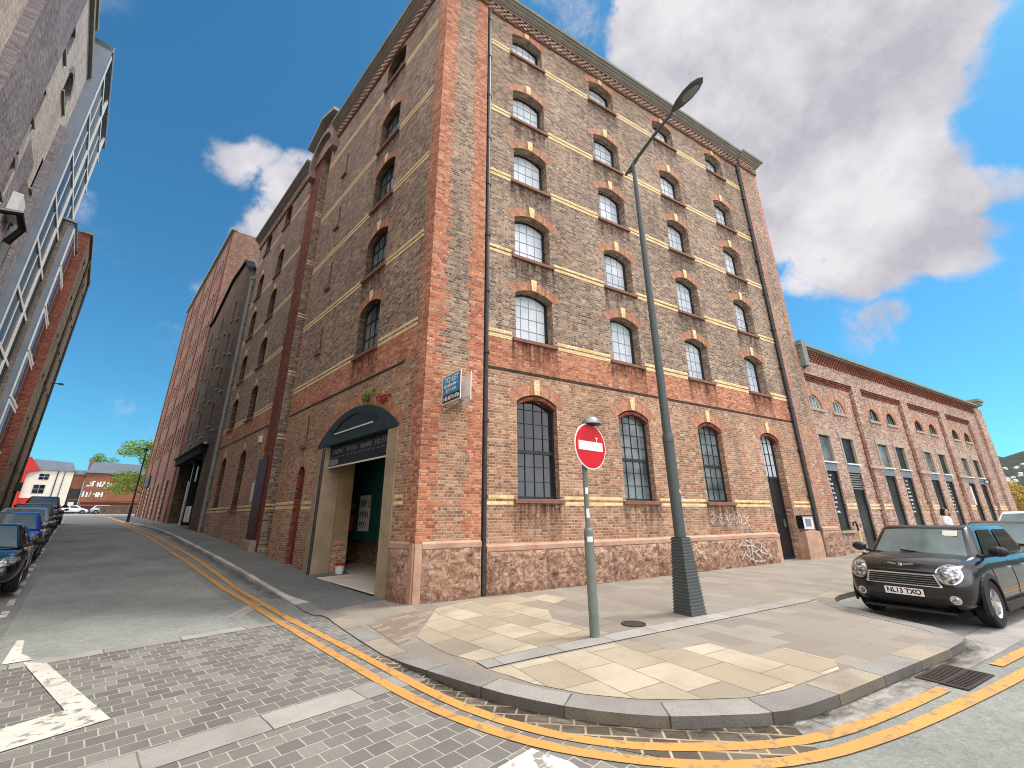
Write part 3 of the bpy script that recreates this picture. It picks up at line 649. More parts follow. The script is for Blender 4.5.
# ------------------------------------------------------------------ facade tools
def arc_pts(x0, x1, zs, rise, n=10):
    if rise <= 1e-4: return [(x0, zs), (x1, zs)]
    w = x1-x0
    if rise >= w/2-1e-3:
        return [((x0+x1)/2-math.cos(math.pi*i/n)*w/2, zs+math.sin(math.pi*i/n)*rise) for i in range(n+1)]
    R = (w*w/4+rise*rise)/(2*rise); xc = (x0+x1)/2; zc = zs+rise-R; a0 = math.asin(w/2/R)
    return [(xc+R*math.sin(-a0+2*a0*i/n), zc+R*math.cos(-a0+2*a0*i/n)) for i in range(n+1)]
def H(x0, x1, z0, zs, rise=0., d=.28): return dict(x0=x0, x1=x1, z0=z0, zs=zs, rise=rise, d=d, top=zs+rise)
def wall(mb, x0, x1, z0, z1, y, holes=(), mi=0, rmi=None, maxcell=4.):
    """brick face on the plane y with real openings and their reveals"""
    if rmi is None: rmi = mi
    xs = {x0, x1}; zs = {z0, z1}
    for h in holes: xs |= {h['x0'], h['x1']}; zs |= {max(z0, h['z0']), h['top']}
    xs = sorted(x for x in xs if x0-1e-6 <= x <= x1+1e-6); zs = sorted(z for z in zs if z0-1e-6 <= z <= z1+1e-6)
    for a, b in zip(xs, xs[1:]):
        if b-a < 1e-5: continue
        run = None
        for c, d in zip(zs, zs[1:]):
            mx, mz = (a+b)/2, (c+d)/2
            if any(h['x0'] < mx < h['x1'] and h['z0'] < mz < h['top'] for h in holes):
                if run: mb.quad((a, y, run[0]), (b, y, run[0]), (b, y, run[1]), (a, y, run[1]), mi=mi); run = None
            else: run = (run[0], d) if run else (c, d)
        if run: mb.quad((a, y, run[0]), (b, y, run[0]), (b, y, run[1]), (a, y, run[1]), mi=mi)
    for h in holes:
        X0, X1, Z0, ZS, d = h['x0'], h['x1'], h['z0'], h['zs'], h['d']
        P = arc_pts(X0, X1, ZS, h['rise'])
        if h['rise'] > 0:
            for (ax, az), (bx, bz) in zip(P, P[1:]):
                q = [(ax, y, az), (bx, y, bz), (bx, y, h['top']), (ax, y, h['top'])]
                if abs(az-h['top']) < 1e-5: q = q[:3]
                elif abs(bz-h['top']) < 1e-5: q = [q[0], q[1], q[3]]
                mb.face(q, mi=mi)
        for (ax, az), (bx, bz) in zip(P, P[1:]): mb.quad((ax, y, az), (ax, y+d, az), (bx, y+d, bz), (bx, y, bz), mi=rmi)
        mb.quad((X0, y, Z0), (X0, y+d, Z0), (X0, y+d, ZS), (X0, y, ZS), mi=rmi)
        mb.quad((X1, y+d, Z0), (X1, y, Z0), (X1, y, ZS), (X1, y+d, ZS), mi=rmi)
        mb.quad((X0, y, Z0), (X1, y, Z0), (X1, y+d, Z0), (X0, y+d, Z0), mi=rmi)
_cache = {}
def cached(key, fn):
    if key not in _cache: _cache[key] = fn()
    return _cache[key]
def bars_mesh(w, h, rise, cols, rows, fw, bw, mat):
    def f():
        mb = MB(); I = arc_pts(-w/2+fw, w/2-fw, h-.04, max(0, rise-.03)); iw = w-2*fw
        def ztop(x):
            for (a, b), (c, d) in zip(I, I[1:]):
                if a <= x <= c: return b+(d-b)*(x-a)/(c-a)
            return h
        for i in range(1, cols): x = -w/2+fw+iw*i/cols; mb.box(x-bw/2, x+bw/2, -.004, .016, fw, ztop(x))
        for j in range(1, rows): z = fw+(h+rise-fw)*j/rows; mb.box(-w/2+fw, w/2-fw, -.003, .015, z-bw/2, z+bw/2)
        return mb.mesh('glazing_bars', [M[mat]])
    return cached(('ba', w, h, rise, cols, rows, fw, bw, mat), f)
def frame_mesh(w, h, rise, cols, rows, mid=(), fw=.06, bw=.02, mat='frame', split=False):
    def f():
        mb = MB(); A = arc_pts(-w/2, w/2, h, rise); I = arc_pts(-w/2+fw, w/2-fw, h-.02, max(0, rise-.02) if rise else 0)
        if not rise: I = [(-w/2+fw, h-fw), (w/2-fw, h-fw)]
        mb.box(-w/2, -w/2+fw, -.03, .03, 0, I[0][1]); mb.box(w/2-fw, w/2, -.03, .03, 0, I[-1][1]); mb.box(-w/2+fw, w/2-fw, -.03, .03, 0, fw*1.2)
        for (a, b), (c, d) in zip(zip(A, I), zip(A[1:], I[1:])):
            mb.quad((b[0], -.03, b[1]), (d[0], -.03, d[1]), (c[0], -.03, c[1]), (a[0], -.03, a[1]))
            mb.quad((b[0], .03, b[1]), (d[0], .03, d[1]), (d[0], -.03, d[1]), (b[0], -.03, b[1]))
        def ztop(x):
            for (a, b), (c, d) in zip(I, I[1:]):
                if a <= x <= c: return b+(d-b)*(x-a)/(c-a)
            return h
        iw = w-2*fw
        if split: return mb.mesh('window_frame', [M[mat]])
        for i in range(1, cols):
            x = -w/2+fw+iw*i/cols; mb.box(x-bw/2, x+bw/2, -.012, .012, fw, ztop(x))
        for j in range(1, rows):
            z = fw+(h+rise-fw)*j/rows
            if z < h+rise-.03:
                xl, xr = -w/2+fw, w/2-fw
                while ztop(xl) < z and xl < 0: xl += .02; xr -= .02
                mb.box(xl, xr, -.011, .011, z-bw/2, z+bw/2)
        for z in mid: mb.box(-w/2+fw, w/2-fw, -.026, .028, z-.045, z+.045)
        return mb.mesh('window_frame', [M[mat]])
    return cached(('fr', w, h, rise, cols, rows, mid, fw, bw, mat, split), f)
def pane_mesh(w, h, rise, mat, z0=0.):
    def f():
        mb = MB(); mb.prism([(-w/2+.03, z0+.03), (w/2-.03, z0+.03)] + arc_pts(-w/2+.03, w/2-.03, h-.02, rise)[::-1], .014, .022); return mb.mesh('pane', [M[mat]])
    return cached(('pa', w, h, rise, mat, z0), f)
def sill_mesh(w, th=.11, out=.08, mat='sill'):
    def f():
        mb = MB(); a = w/2+.11
        mb.prism([(-a, -th), (a, -th), (a, -.012), (-a, -.012)], -out, .02); mb.quad((-a, -out, -.012), (a, -out, -.012), (a, .25, .012), (-a, .25, .012))
        return mb.mesh('sill', [M[mat]])
    return cached(('si', w, th, out, mat), f)
def arch_mesh(w, rise, ext=.12, th=.3, mat='archbrick', proud=.006):
    def f():
        mb = MB(); R = (w*w/4+rise*rise)/(2*rise); zc = rise-R
        a0 = math.asin(min(1, w/2/R)) if rise < w/2-1e-3 else math.pi/2
        a1 = a0 + (ext/R if rise < w/2-1e-3 else 0); n = 14
        for i in range(n):
            a, b = -a1+2*a1*i/n, -a1+2*a1*(i+1)/n
            p = [(r*math.sin(t), -proud, zc+r*math.cos(t)) for r, t in ((R+.002, a), (R+.002, b), (R+th, b), (R+th, a))]
            mb.face(p, uv=((a*R, 0), (b*R, 0), (b*R, th), (a*R, th)))
            mb.face([p[3], p[2], (p[2][0], .02, p[2][2]), (p[3][0], .02, p[3][2])])
        return mb.mesh('arch', [M[mat]])
    return cached(('ar', w, rise, ext, th, mat), f)
def key_mesh(rise, th=.42, mat='cream', wd=.16):
    def f():
        mb = MB(); mb.prism([(-wd/2, rise+.01), (wd/2, rise+.01), (wd/2+.03, rise+th), (-wd/2-.03, rise+th)], -.022, .01); return mb.mesh('keystone', [M[mat]])
    return cached(('ke', rise, th, mat, wd), f)
def stain_mesh(w):
    def f():
        mb = MB(); a = w/2+.14; mb.face([(-a, -.014, -1.5), (a, -.014, -1.5), (a, -.014, -.1), (-a, -.014, -.1)], uv=[(0, 1), (2*a, 1), (2*a, 0), (0, 0)]); return mb.mesh('rain_stain', [M['rainstain']])
    return cached(('st', w), f)
def L4(x, y, z): return Matrix.Translation((x, y, z))
def window(par, F, x0, x1, z0, zs, rise, y, depth, cols, rows, pane='blind', mid=(), sill=True, arch=True, key=True, fw=.06, framemat='frame', archmat='archbrick', sillmat='sill', archth=.3, bw=.02, name='window', keyth=.42, sillout=.08, barmat=None, stain=False):
    w = x1-x0; xc = (x0+x1)/2; h = zs-z0
    fr = link(name, frame_mesh(round(w, 3), round(h, 3), rise, cols, rows, tuple(mid), fw, bw, mat=framemat, split=bool(barmat)), par, F @ L4(xc, y+depth, z0))
    if barmat: link('glazing_bars', bars_mesh(round(w, 3), round(h, 3), rise, cols, rows, fw, bw, barmat), fr)
    link('pane', pane_mesh(round(w, 3), round(h, 3), rise, pane), fr)
    if sill: link('sill', sill_mesh(round(w, 3), mat=sillmat, out=sillout), fr, local=L4(0, -depth, 0))
    if stain: link('rain_stain', stain_mesh(round(w, 3)), fr, local=L4(0, -depth, 0))
    if arch and rise: link('arch', arch_mesh(round(w, 3), rise, mat=archmat, th=archth), fr, local=L4(0, -depth, h))
    if key and rise: link('keystone', key_mesh(rise, keyth), fr, local=L4(0, -depth, h))
    return fr
def toothed(mb, x0, wa, wb, z0, z1, y, side=1, step=.225, seed=1, proud=.005):
    """quoin strip starting on x0 whose far edge is toothed course by course"""
    r = random.Random(seed); z = z0; k = 0
    while z < z1-1e-4:
        zt = min(z+step, z1); wdt = (wa if k % 2 else wb) + r.choice((-.05, 0, 0, .05))
        a, b = (x0, x0+wdt) if side > 0 else (x0-wdt, x0)
        mb.quad((a, y-proud, z), (b, y-proud, z), (b, y-proud, zt), (a, y-proud, zt))
        e = b if side > 0 else a
        mb.quad((e, y-proud, z), (e, y+.01, z), (e, y+.01, zt), (e, y-proud, zt))
        z = zt; k += 1
# ------------------------------------------------------------------ the corner warehouse
WH = thing('brick_warehouse', 'tall brown brick corner warehouse with orange quoins and cream bands', 'warehouse', FR)
TOP = 20.05
rows = [(6.65, 8.15), (9.45, 10.9), (12.35, 13.75), (15.12, 16.45), (18.36, 19.42)]
colx = [2.66, 6.38, 10.18, 13.96]; WW = 1.33
RY = .12
holesR = []
for c in colx:
    for z0, zs in rows: holesR.append(H(c, c+WW, z0, zs, .2, .4))
for c in colx[:3]: holesR.append(H(c, c+WW, 2.16, 4.76, .24, .3))
holesR.append(H(colx[3], colx[3]+WW, -.1, 4.7, .24, .34))
ZS = 5.57
mb = MB(); wall(mb, 1.57, 16.85, -.3, ZS, RY, [h for h in holesR if h['top'] < ZS], 2, 3); wall(mb, 1.57, 16.85, ZS, TOP, RY, [h for h in holesR if h['top'] > ZS], 0, 0)
mb.quad((1.57, 0, -.3), (1.57, RY, -.3), (1.57, RY, TOP), (1.57, 0, TOP)); mb.quad((16.85, RY, -.3), (16.85, 0, -.3), (16.85, 0, TOP), (16.85, RY, TOP))
wall(mb, 0, 1.57, -.3, ZS, 0, mi=2); wall(mb, 16.85, 18.3, -.3, ZS, 0, mi=2); wall(mb, 0, 1.57, ZS, TOP, 0); wall(mb, 16.85, 18.3, ZS, TOP, 0)
mb.quad((18.3, 0, -.3), (18.3, 14, -.3), (18.3, 14, TOP), (18.3, 0, TOP))
mb.build('wall', [M['brown'], M['darkbrick'], M['rosy'], M['rosy']], WH, FR)
for c in colx:
    for i, (z0, zs) in enumerate(rows):
        window(WH, FR, c, c+WW, z0, zs, .2, RY, .34, 4, 4, 'blind', keyth=.4, archth=.3, fw=.085, bw=.012, barmat='thinframe', stain=True)
for c in colx[:3]: window(WH, FR, c, c+WW, 2.16, 4.76, .24, RY, .22, 4, 7, 'glassdark' if c < 6 else 'glassgrey', mid=(1.25,), keyth=.46, archth=.36, bw=.014, stain=True)
# street door under the fourth arch
dx = colx[3]; dr = link('door', frame_mesh(WW, 4.7-.06, .24, 4, 1, (3.1,), fw=.09), WH, FR @ L4(dx+WW/2, RY+.3, .06))
def doorleaf():
    mb = MB(); mb.box(-WW/2+.09, WW/2-.09, 0, .05, .02, 3.05); mb.box(-WW/2+.16, WW/2-.16, -.012, 0, 1.7, 2.9); mb.box(-WW/2+.16, WW/2-.16, -.012, 0, .2, 1.5); return mb.mesh('leaf', [M['black']])
link('leaf', doorleaf(), dr); link('fanlight', pane_mesh(WW, 4.62, .24, 'blind', 3.1), dr)
mb = MB()
for i in range(1, 4): mb.box(-WW/2+WW*i/4-.01, -WW/2+WW*i/4+.01, 0, .012, 3.15, 4.75)
for z in (3.6, 4.05, 4.5): mb.box(-WW/2+.05, WW/2-.05, 0, .011, z-.01, z+.01)
mb.build('glazing_bars', M['frame'], dr)
mb = MB(); mb.box(-.02, .02, -.06, -.012, 1.2, 1.5); mb.build('handle', M['galv'], dr, local=L4(.4, 0, 0))
link('arch', arch_mesh(WW, .24, th=.32), dr, local=L4(0, -.3, 4.64)); link('keystone', key_mesh(.24, .46), dr, local=L4(0, -.3, 4.64))
mb = MB(); mb.box(dx-.02, dx+WW+.02, RY-.05, RY+.4, -.1, .1); mb.build('doorstep', M['granite'], WH, FR)
# red inner rings to the ground floor arches
for c in colx:
    zs = 4.76 if c < 13 else 4.7
    mb = MB(); A = arc_pts(0.03, WW-.03, zs-.03, .235); B = arc_pts(.03, WW-.03, zs-.13, .235)
    for (a, b), (p, q) in zip(zip(A, A[1:]), zip(B, B[1:])):
        mb.quad((p[0], .03, p[1]), (q[0], .03, q[1]), (b[0], .03, b[1]), (a[0], .03, a[1])); mb.quad((p[0], .2, p[1]), (q[0], .2, q[1]), (q[0], .03, q[1]), (p[0], .03, p[1]))
    mb.build('relieving_arch', M['redbrick'], WH, FR @ L4(c, RY, 0))
def spans(x0, x1, cuts):
    out = []; a = x0
    for c0, c1 in sorted(cuts):
        if c0 > a: out.append((a, c0))
        a = max(a, c1)
    if a < x1: out.append((a, x1))
    return out
def band(par, F, x0, x1, z0, y, cuts, t=.1, gap=.055, proud=.01):
    for a, b in spans(x0, x1, cuts):
        mb = MB()
        for z in (z0, z0+t+gap): mb.box(a, b, y-proud, y+.01, z, z+t, skip='k')
        mb.build('cream_band', M['cream'], par, F)
for z0, zs in rows: band(WH, FR, 1.6, 16.85, z0-.1, RY, [(c-.13, c+WW+.13) for c in colx])
band(WH, FR, 1.6, 16.85, 2.0, RY, [(c-.13, c+WW+.13) for c in colx])
# the same courses carried round the side street front (x = -s)
LW = (2.72, 4.12)      # window column, s
sideL = [(s0, s1) for s0, s1 in ((2.6, 4.25),)]
for z0, zs in rows: band(WH, FL, -9.68, -.5, z0-.08, 0, [(-LW[1]-.13, -LW[0]+.13)])
band(WH, FL, -6.95, -6.05, 2.02, 0, []); band(WH, FL, -9.6, -7.75, 2.06, 0, []); band(WH, FL, -1.0, -.6, 2.0, 0, [])
for z0, zs in rows: band(WH, FL, -21.7, -12.3, z0-.08, 0, [(-16.6, -15.1), (-20.45, -18.8)])
band(WH, FL, -21.7, -12.6, 2.08, 0, [(-16.5, -15.0)])
mb = MB(); mb.box(1.58, 16.84, RY-.004, RY+.01, 5.66, 6.54, skip='k'); mb.build('orange_frieze', M['orange'], WH, FR)
mb = MB(); mb.box(-9.69, -.45, -.004, .01, 5.72, 6.56, skip='k'); mb.box(-21.7, -12.3, -.004, .01, 5.78, 6.56, skip='k'); mb.build('orange_frieze', M['orange'], WH, FL)
def dogtooth(mb, x0, x1, z, y, h=.08, out=.05, pitch=.17, w=.1, ph=0.):
    x = x0+ph
    while x+w < x1: mb.box(x, x+w, y-out, y+.02, z, z+h, skip='k'); x += pitch
mb = MB(); mb.box(1.6, 16.84, RY-.006, RY+.01, 5.57, 5.65, skip='k'); mb.build('string_course', M['blackbrick'], WH, FR)
mb = MB(); mb.box(-9.69, -1., -.006, .01, 5.63, 5.71, skip='k'); mb.box(-21.7, -12.3, -.006, .01, 5.7, 5.77, skip='k'); mb.build('string_course', M['blackbrick'], WH, FL)
# quoins
mb = MB(); toothed(mb, 0, .5, .36, 1.2, TOP, 0, 1, seed=3); mb.build('quoin', M['orange'], WH, FR); mb = MB(); toothed(mb, 1.57, .5, .4, 1.2, TOP, 0, -1, seed=4)
mb.quad((1.573, -.005, 1.2), (1.573, RY, 1.2), (1.573, RY, TOP), (1.573, -.005, TOP)); mb.build('quoin', M['orange'], WH, FR)
mb = MB(); toothed(mb, 16.85, .4, .28, .1, TOP, 0, 1, seed=5); mb.build('quoin', M['pinkquoin'], WH, FR); mb = MB(); toothed(mb, 18.3, .45, .32, .1, TOP, 0, -1, seed=6)
mb.build('quoin', M['pinkquoin'], WH, FR)
mb = MB(); toothed(mb, 0, .5, .36, 1.2, TOP, 0, -1, seed=8); mb.build('quoin', M['orange'], WH, FL); mb = MB(); toothed(mb, -9.7, .26, .16, .3, TOP, 0, 1, seed=9)
mb.build('quoin', M['orange'], WH, FL)
mb = MB(); toothed(mb, -10.9, 1.4, 1.3, .3, 20.0, 0, -1, seed=10); mb.build('quoin', M['redbrick'], WH, FL)
# plinths
def plinth(mb, x0, x1, y, zt, proud, z0=-.4):
    mb.box(x0, x1, y-proud, y+.02, z0, zt-.15, mi=0, skip='k')
    mb.prism([(x0-.0, zt-.15), (x1+.0, zt-.15), (x1, zt-.05), (x0, zt-.05)], y-proud-.025, y+.02, mi=1, back=False)
    mb.quad((x0, y-proud-.025, zt-.05), (x1, y-proud-.025, zt-.05), (x1, y, zt), (x0, y, zt), mi=1)
def rockface(par, F, x0, x1, y0, z0, z1, seed, amp=.05, name='rock_plinth'):
    """split-faced stones: a real relief, one block after another"""
    r = random.Random(seed); mb = MB(); x = x0
    from mathutils import noise
    while x < x1-.05:
        wd = min(r.uniform(1.5, 2.6), x1-x)
        if x1-(x+wd) < .5: wd = x1-x
        nx = max(3, int(wd/.07)); nz = int((z1-z0)/.07)
        base = r.uniform(.0, .05)
        def P(i, j):
            X = x+wd*i/nx; ZZ = z0+(z1-z0)*j/nz
            e = min(i, nx-i, max(0, nz-j)+1)/2.5; e = min(1, e)
            v = noise.fractal(Vector((X*3.1+seed, ZZ*3.1, 5)), 1., 2., 4)*.6 + noise.turbulence(Vector((X*6, ZZ*6, 2)), 3, True)*.5
            return (X, y0 - e*(base + amp*(.7+1.5*v)), ZZ)
        for i in range(nx):
            for j in range(nz): mb.quad(P(i, j), P(i+1, j), P(i+1, j+1), P(i, j+1))
        x += wd
    return mb.build(name, M['rock'], par, F, weld=True)
mb = MB(); plinth(mb, 1.74, 13.82, RY, 1.1, .1); plinth(mb, 15.42, 16.6, RY, 1.12, .16); mb.build('plinth', [M['dressed'], M['dressed']], WH, FR)
rockface(WH, FR, 1.74, 13.6, RY-.1, -.25, .93, 21)
mb = MB(); plinth(mb, .16, 1.57, 0, 1.22, .03); mb.box(0, .16, -.045, .01, -.4, 1.17, skip='k'); mb.build('plinth', [M['dressed'], M['dressed']], WH, FR)
rockface(WH, FR, .17, 1.56, -.03, -.25, 1.06, 22, .035)
mb = MB(); plinth(mb, -1.0, -.14, 0, 1.22, .03); mb.box(-.14, 0.0, -.045, .01, -.4, 1.17, skip='k'); mb.build('plinth', [M['dressed'], M['dressed']], WH, FL)
rockface(WH, FL, -.99, -.15, -.03, -.25, 1.06, 23, .035)
mb = MB(); plinth(mb, 16.86, 18.28, 0, 1.25, .03); mb.build('plinth', [M['dressed'], M['dressed']], WH, FR)
rockface(WH, FR, 16.87, 18.27, -.03, -.1, 1.08, 24, .03)
# rounded stone shoulder beside the door and the white box above it
mb = MB(); mb.prism([(15.4, -.2), (16.55, -.2), (16.5, 1.0), (15.9, 1.14), (15.4, 1.1)], RY-.24, RY-.16); mb.build('door_shoulder', M['dressed'], WH, FR)
mb = MB(); mb.box(15.42, 16.2, RY-.2, RY, 1.18, 1.66); ml = mb.build('meter_box', M['white'], WH, FR)
mb = MB(); mb.box(15.38, 16.24, RY-.24, RY, 1.66, 1.7); mb.box(15.38, 15.42, RY-.23, RY, 1.2, 1.66); mb.build('box_hood', M['flatblack'], ml, FR)
mb = MB(); mb.box(15.62, 16.02, RY-.208, RY-.2, 1.28, 1.56); mb.build('label_panel', M['spandrel'], ml, FR)
# cornice: corbel table, mouldings and the deep projecting course
def cornice(par, F, x0, x1, y, e0=0., e1=0., ztop=20.72, zb=19.9):
    """e0/e1: outward run-on of each end per metre of projection (mitre)"""
    mb = MB(); mb.box(x0-e0*.06, x1+e1*.06, y-.06, y+.02, zb, zb+.44, skip='k')
    mb.build('corbel_table', M['rosebrick'], par, F)
    mb = MB()
    for k in range(4): dogtooth(mb, x0, x1, zb+.02+k*.105, y-.06, .085, .06, .26, .13, .13*(k % 2))
    mb.build('dentils', M['hallbrick'], par, F)
    def course(mb, za, zc, pa, pb):
        mb.face([(x0-e0*pa, y-pa, za), (x1+e1*pa, y-pa, za), (x1+e1*pb, y-pb, zc), (x0-e0*pb, y-pb, zc)])
    def build(name, prof, mat):
        mb = MB()
        for (pa, za), (pb, zc) in zip(prof, prof[1:]): course(mb, za, zc, pa, pb)
        for sx, e in ((x0, -e0), (x1, e1)):
            P = [(sx+e*p, y-p, z) for p, z in prof] + [(sx, y, prof[-1][1]), (sx, y, prof[0][1])]
            mb.face(P if sx == x0 else P[::-1])
        mb.build(name, mat, par, F)
    build('moulding', [(.08, zb+.44), (.14, zb+.44), (.15, zb+.5), (.2, zb+.52), (.2, zb+.56)], M['cornicepink'])
    z = zb+.56
    build('cornice', [(.2, z), (.25, z+.02), (.25, z+.08), (.29, z+.09), (.34, z+.12), (.34, z+.17), (.4, z+.18), (.42, z+.28), (.0, ztop+.05)], M['cornice'])
t_m = math.tan(rad(90-53))  # mitre at the 106 degree corner
cornice(WH, FR, 1.57, 16.85, RY); cornice(WH, FR, 0, 1.57, 0, t_m, 0); cornice(WH, FR, 16.85, 18.3, 0, 0, .9)
cornice(WH, FL, -9.2, 0, 0, 0, t_m); cornice(WH, FL, -21.9, -12.35, 0, .6, 0)
# ---- side street front
wl = [(6.65, 8.2), (9.53, 10.95), (12.4, 13.95), (15.2, 16.6), (18.56, 19.66)]
holesL = [H(-LW[1], -LW[0], z0, zs, .24, .3) for z0, zs in wl]
holesL.append(H(-6.02, -1.02, -.4, 3.95, .95, .45))
slit = [(4.36, 5.26), (7.95, 8.85), (10.8, 11.8), (13.75, 14.65), (16.6, 17.6)]
holesL += [H(-7.45, -7.32, z0, zs, .05, .3) for z0, zs in slit]
holesL.append(H(-7.72, -7.04, .1, 3.15, .34, .14))
ZL = 5.63
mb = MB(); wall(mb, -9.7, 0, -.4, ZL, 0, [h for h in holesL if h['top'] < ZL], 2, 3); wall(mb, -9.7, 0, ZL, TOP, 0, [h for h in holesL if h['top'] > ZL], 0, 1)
hw = [H(-16.5, -15.35, z0, zs, .25, .3) for z0, zs in wl] + [H(-20.25, -19.1, z0, zs, .25, .3) for z0, zs in wl]
hw += [H(-16.25, -15.2, 2.18, 4.72, .3, .3), H(-20.15, -19.1, 2.18, 4.72, .3, .3)]
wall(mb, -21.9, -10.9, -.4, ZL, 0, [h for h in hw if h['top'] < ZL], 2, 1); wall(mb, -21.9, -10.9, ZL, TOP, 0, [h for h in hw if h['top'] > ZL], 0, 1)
# loading slot between the two halves
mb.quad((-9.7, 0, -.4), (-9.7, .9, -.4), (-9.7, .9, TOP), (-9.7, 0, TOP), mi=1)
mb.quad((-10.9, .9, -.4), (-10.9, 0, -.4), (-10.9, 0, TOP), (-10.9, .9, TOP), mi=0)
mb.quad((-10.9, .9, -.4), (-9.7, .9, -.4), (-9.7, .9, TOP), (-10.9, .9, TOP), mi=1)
mb.quad((-21.9, 14, -.4), (-21.9, 0, -.4), (-21.9, 0, TOP), (-21.9, 14, TOP))
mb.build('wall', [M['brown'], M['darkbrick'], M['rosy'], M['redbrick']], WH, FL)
mb = MB()
for z in [2.1+.95*k*3 for k in range(6)]: mb.box(-10.9, -10.894, .02, .8, z, z+.075); mb.box(-10.9, -10.894, .02, .8, z+.15, z+.225)
mb.build('cream_band', M['cream'], WH, FL)
mb = MB(); mb.prism([(-7.71, .0), (-7.05, .0)] + arc_pts(-7.71, -7.05, 3.15, .335)[::-1], .13, .16, back=False); mb.build('bricked_doorway', M['redbrick'], WH, FL)
link('arch', arch_mesh(.68, .33, th=.24, mat='archbrick'), WH, FL @ L4(-7.38, 0, 3.15))
for z0, zs in wl: window(WH, FL, -LW[1], -LW[0], z0, zs, .24, 0, .24, 4, 3, 'glassgrey', keyth=.4, stain=True)
for z0, zs in slit:
    mb = MB(); mb.box(-7.47, -7.3, .2, .22, z0, zs+.06); sp = mb.build('slit_window', M['glassdark'], WH, FL)
    mb = MB(); mb.box(-7.68, -7.2, -.09, .02, z0-.24, z0-.1); mb.build('sill', M['sill'], sp, FL)
    mb = MB(); mb.prism([(-7.5, zs+.06), (-7.27, zs+.06), (-7.22, zs+.32), (-7.55, zs+.32)], -.006, .01, back=False); mb.build('keystone', M['archbrick'], sp, FL)
for s0, s1 in ((15.35, 16.5), (19.1, 20.25)):
    for z0, zs in wl: window(WH, FL, -s1, -s0, z0, zs, .25, 0, .22, 3, 3, 'glassdark', keyth=.36, archth=.24)
for s0, s1 in ((15.2, 16.25), (19.1, 20.15)):
    f = window(WH, FL, -s1, -s0, 2.18, 4.72, .3, 0, .24, 2, 5, 'glassdark', sill=s0 < 16, keyth=.36, archth=.24)
# hood over the loading slot
mb = MB()
A = arc_pts(-12.2, -9.0, 19.6, 1.6, 14); B = arc_pts(-11.95, -9.25, 19.6, 1.35, 14)
for (a, b), (c, d) in zip(zip(A, B), zip(A[1:], B[1:])):
    mb.quad((b[0], -.3, b[1]), (d[0], -.3, d[1]), (c[0], -.3, c[1]), (a[0], -.3, a[1])); mb.quad((b[0], .1, b[1]), (d[0], .1, d[1]), (d[0], -.3, d[1]), (b[0], -.3, b[1])); mb.quad((a[0], -.3, a[1]), (c[0], -.3, c[1]), (c[0], .1, c[1]), (a[0], .1, a[1]))
mb.box(-12.3, -11.8, -.28, .05, 19.25, 19.6); mb.box(-9.35, -8.95, -.28, .05, 19.25, 19.6)
mb.build('hoist_arch', M['cornicepink'], WH, FL)
mb = MB(); P = [(-12.35, 19.98), (-9.15, 19.98), (-9.15, 21.5), (-10.7, 22.2), (-12.35, 21.5)]
mb.prism(P, -.1, .6); mb.build('hoist_gable', M['brown'], WH, FL)
mb = MB(); mb.prism([(-12.5, 21.45), (-10.7, 22.2), (-9.0, 21.45), (-9.0, 21.65), (-10.7, 22.42), (-12.5, 21.65)], -.45, .6); mb.build('gable_coping', M['cornice'], WH, FL)
# maroon doors
mb = MB(); mb.box(-10.25, -9.72, .3, .34, .2, 4.25); mb.build('loading_door', M['maroon'], WH, FL)
mb = MB(); mb.box(-12.5, -11.35, -.08, .0, .95, 4.2); sd_ = mb.build('steel_shutter', M['maroon'], WH, FL)
mb = MB(); mb.box(-12.7, -11.2, -.25, .02, .2, .93); mb.build('corner_stone', M['jambstone'], WH, FL)
mb = MB(); mb.box(-13.2, -12.95, -.12, 0, 5.05, 5.35); mb.build('wall_lamp', M['offwhite'], WH, FL)
mb = MB(); mb.box(-13.25, -12.85, -.004, .01, 2.5, 3.3, skip='k'); mb.build('faded_poster', M['offwhite'], WH, FL)
# ---- carriage entrance
mb = MB()
mb.box(-1.5, -1.03, -.04, .5, -.3, 3.92); mb.build('stone_jamb', M['jambstone'], WH, FL)
mb = MB(); mb.box(-6.02, -5.42, -.04, .5, -.3, 3.92); mb.build('stone_jamb', M['jambstone'], WH, FL)
mb = MB(); mb.prism([(-6.02, 3.93), (-1.03, 3.93)] + [(p[0], min(p[1], 9)) for p in arc_pts(-6.02, -1.03, 4.02, .87, 16)[::-1]], -.07, .3)
fa = mb.build('fascia', M['fascia'], WH, FL)
mb = MB(); I = arc_pts(-4.9, -2.1, 4.25, .42, 14)
for (a, b), (c, d) in zip(I, I[1:]): mb.quad((a, -.1, b), (c, -.1, d), (c, -.1, d+.05), (a, -.1, b+.05)); mb.quad((a, -.07, b), (c, -.07, d), (c, -.1, d), (a, -.1, b))
mb.prism([(-4.9, 4.25)] + [(-2.1, 4.25)] + I[::-1][1:-1], -.074, -.068); mb.build('lunette', M['frame'], fa, FL)
mb = MB(); mb.box(-4.75, -2.3, -.1, -.07, 4.22, 4.255); mb.build('lunette_rail', M['white'], fa, FL)
link('arch', arch_mesh(4.99, .9, ext=.05, th=.34), WH, FL @ L4(-3.525, 0, 4.0))
mb = MB(); mb.box(-5.42, -1.5, .12, .2, 3.28, 3.92); sg = mb.build('name_board', M['black'], WH, FL)
mb = MB(); mb.box(-5.42, -1.5, .095, .12, 3.24, 3.285); mb.build('board_rail', M['offwhite'], sg, FL)
mb = MB(); mb.box(-5.42, -4.75, .108, .12, 3.32, 3.5); mb.build('grey_panel', M['spandrel'], sg, FL)
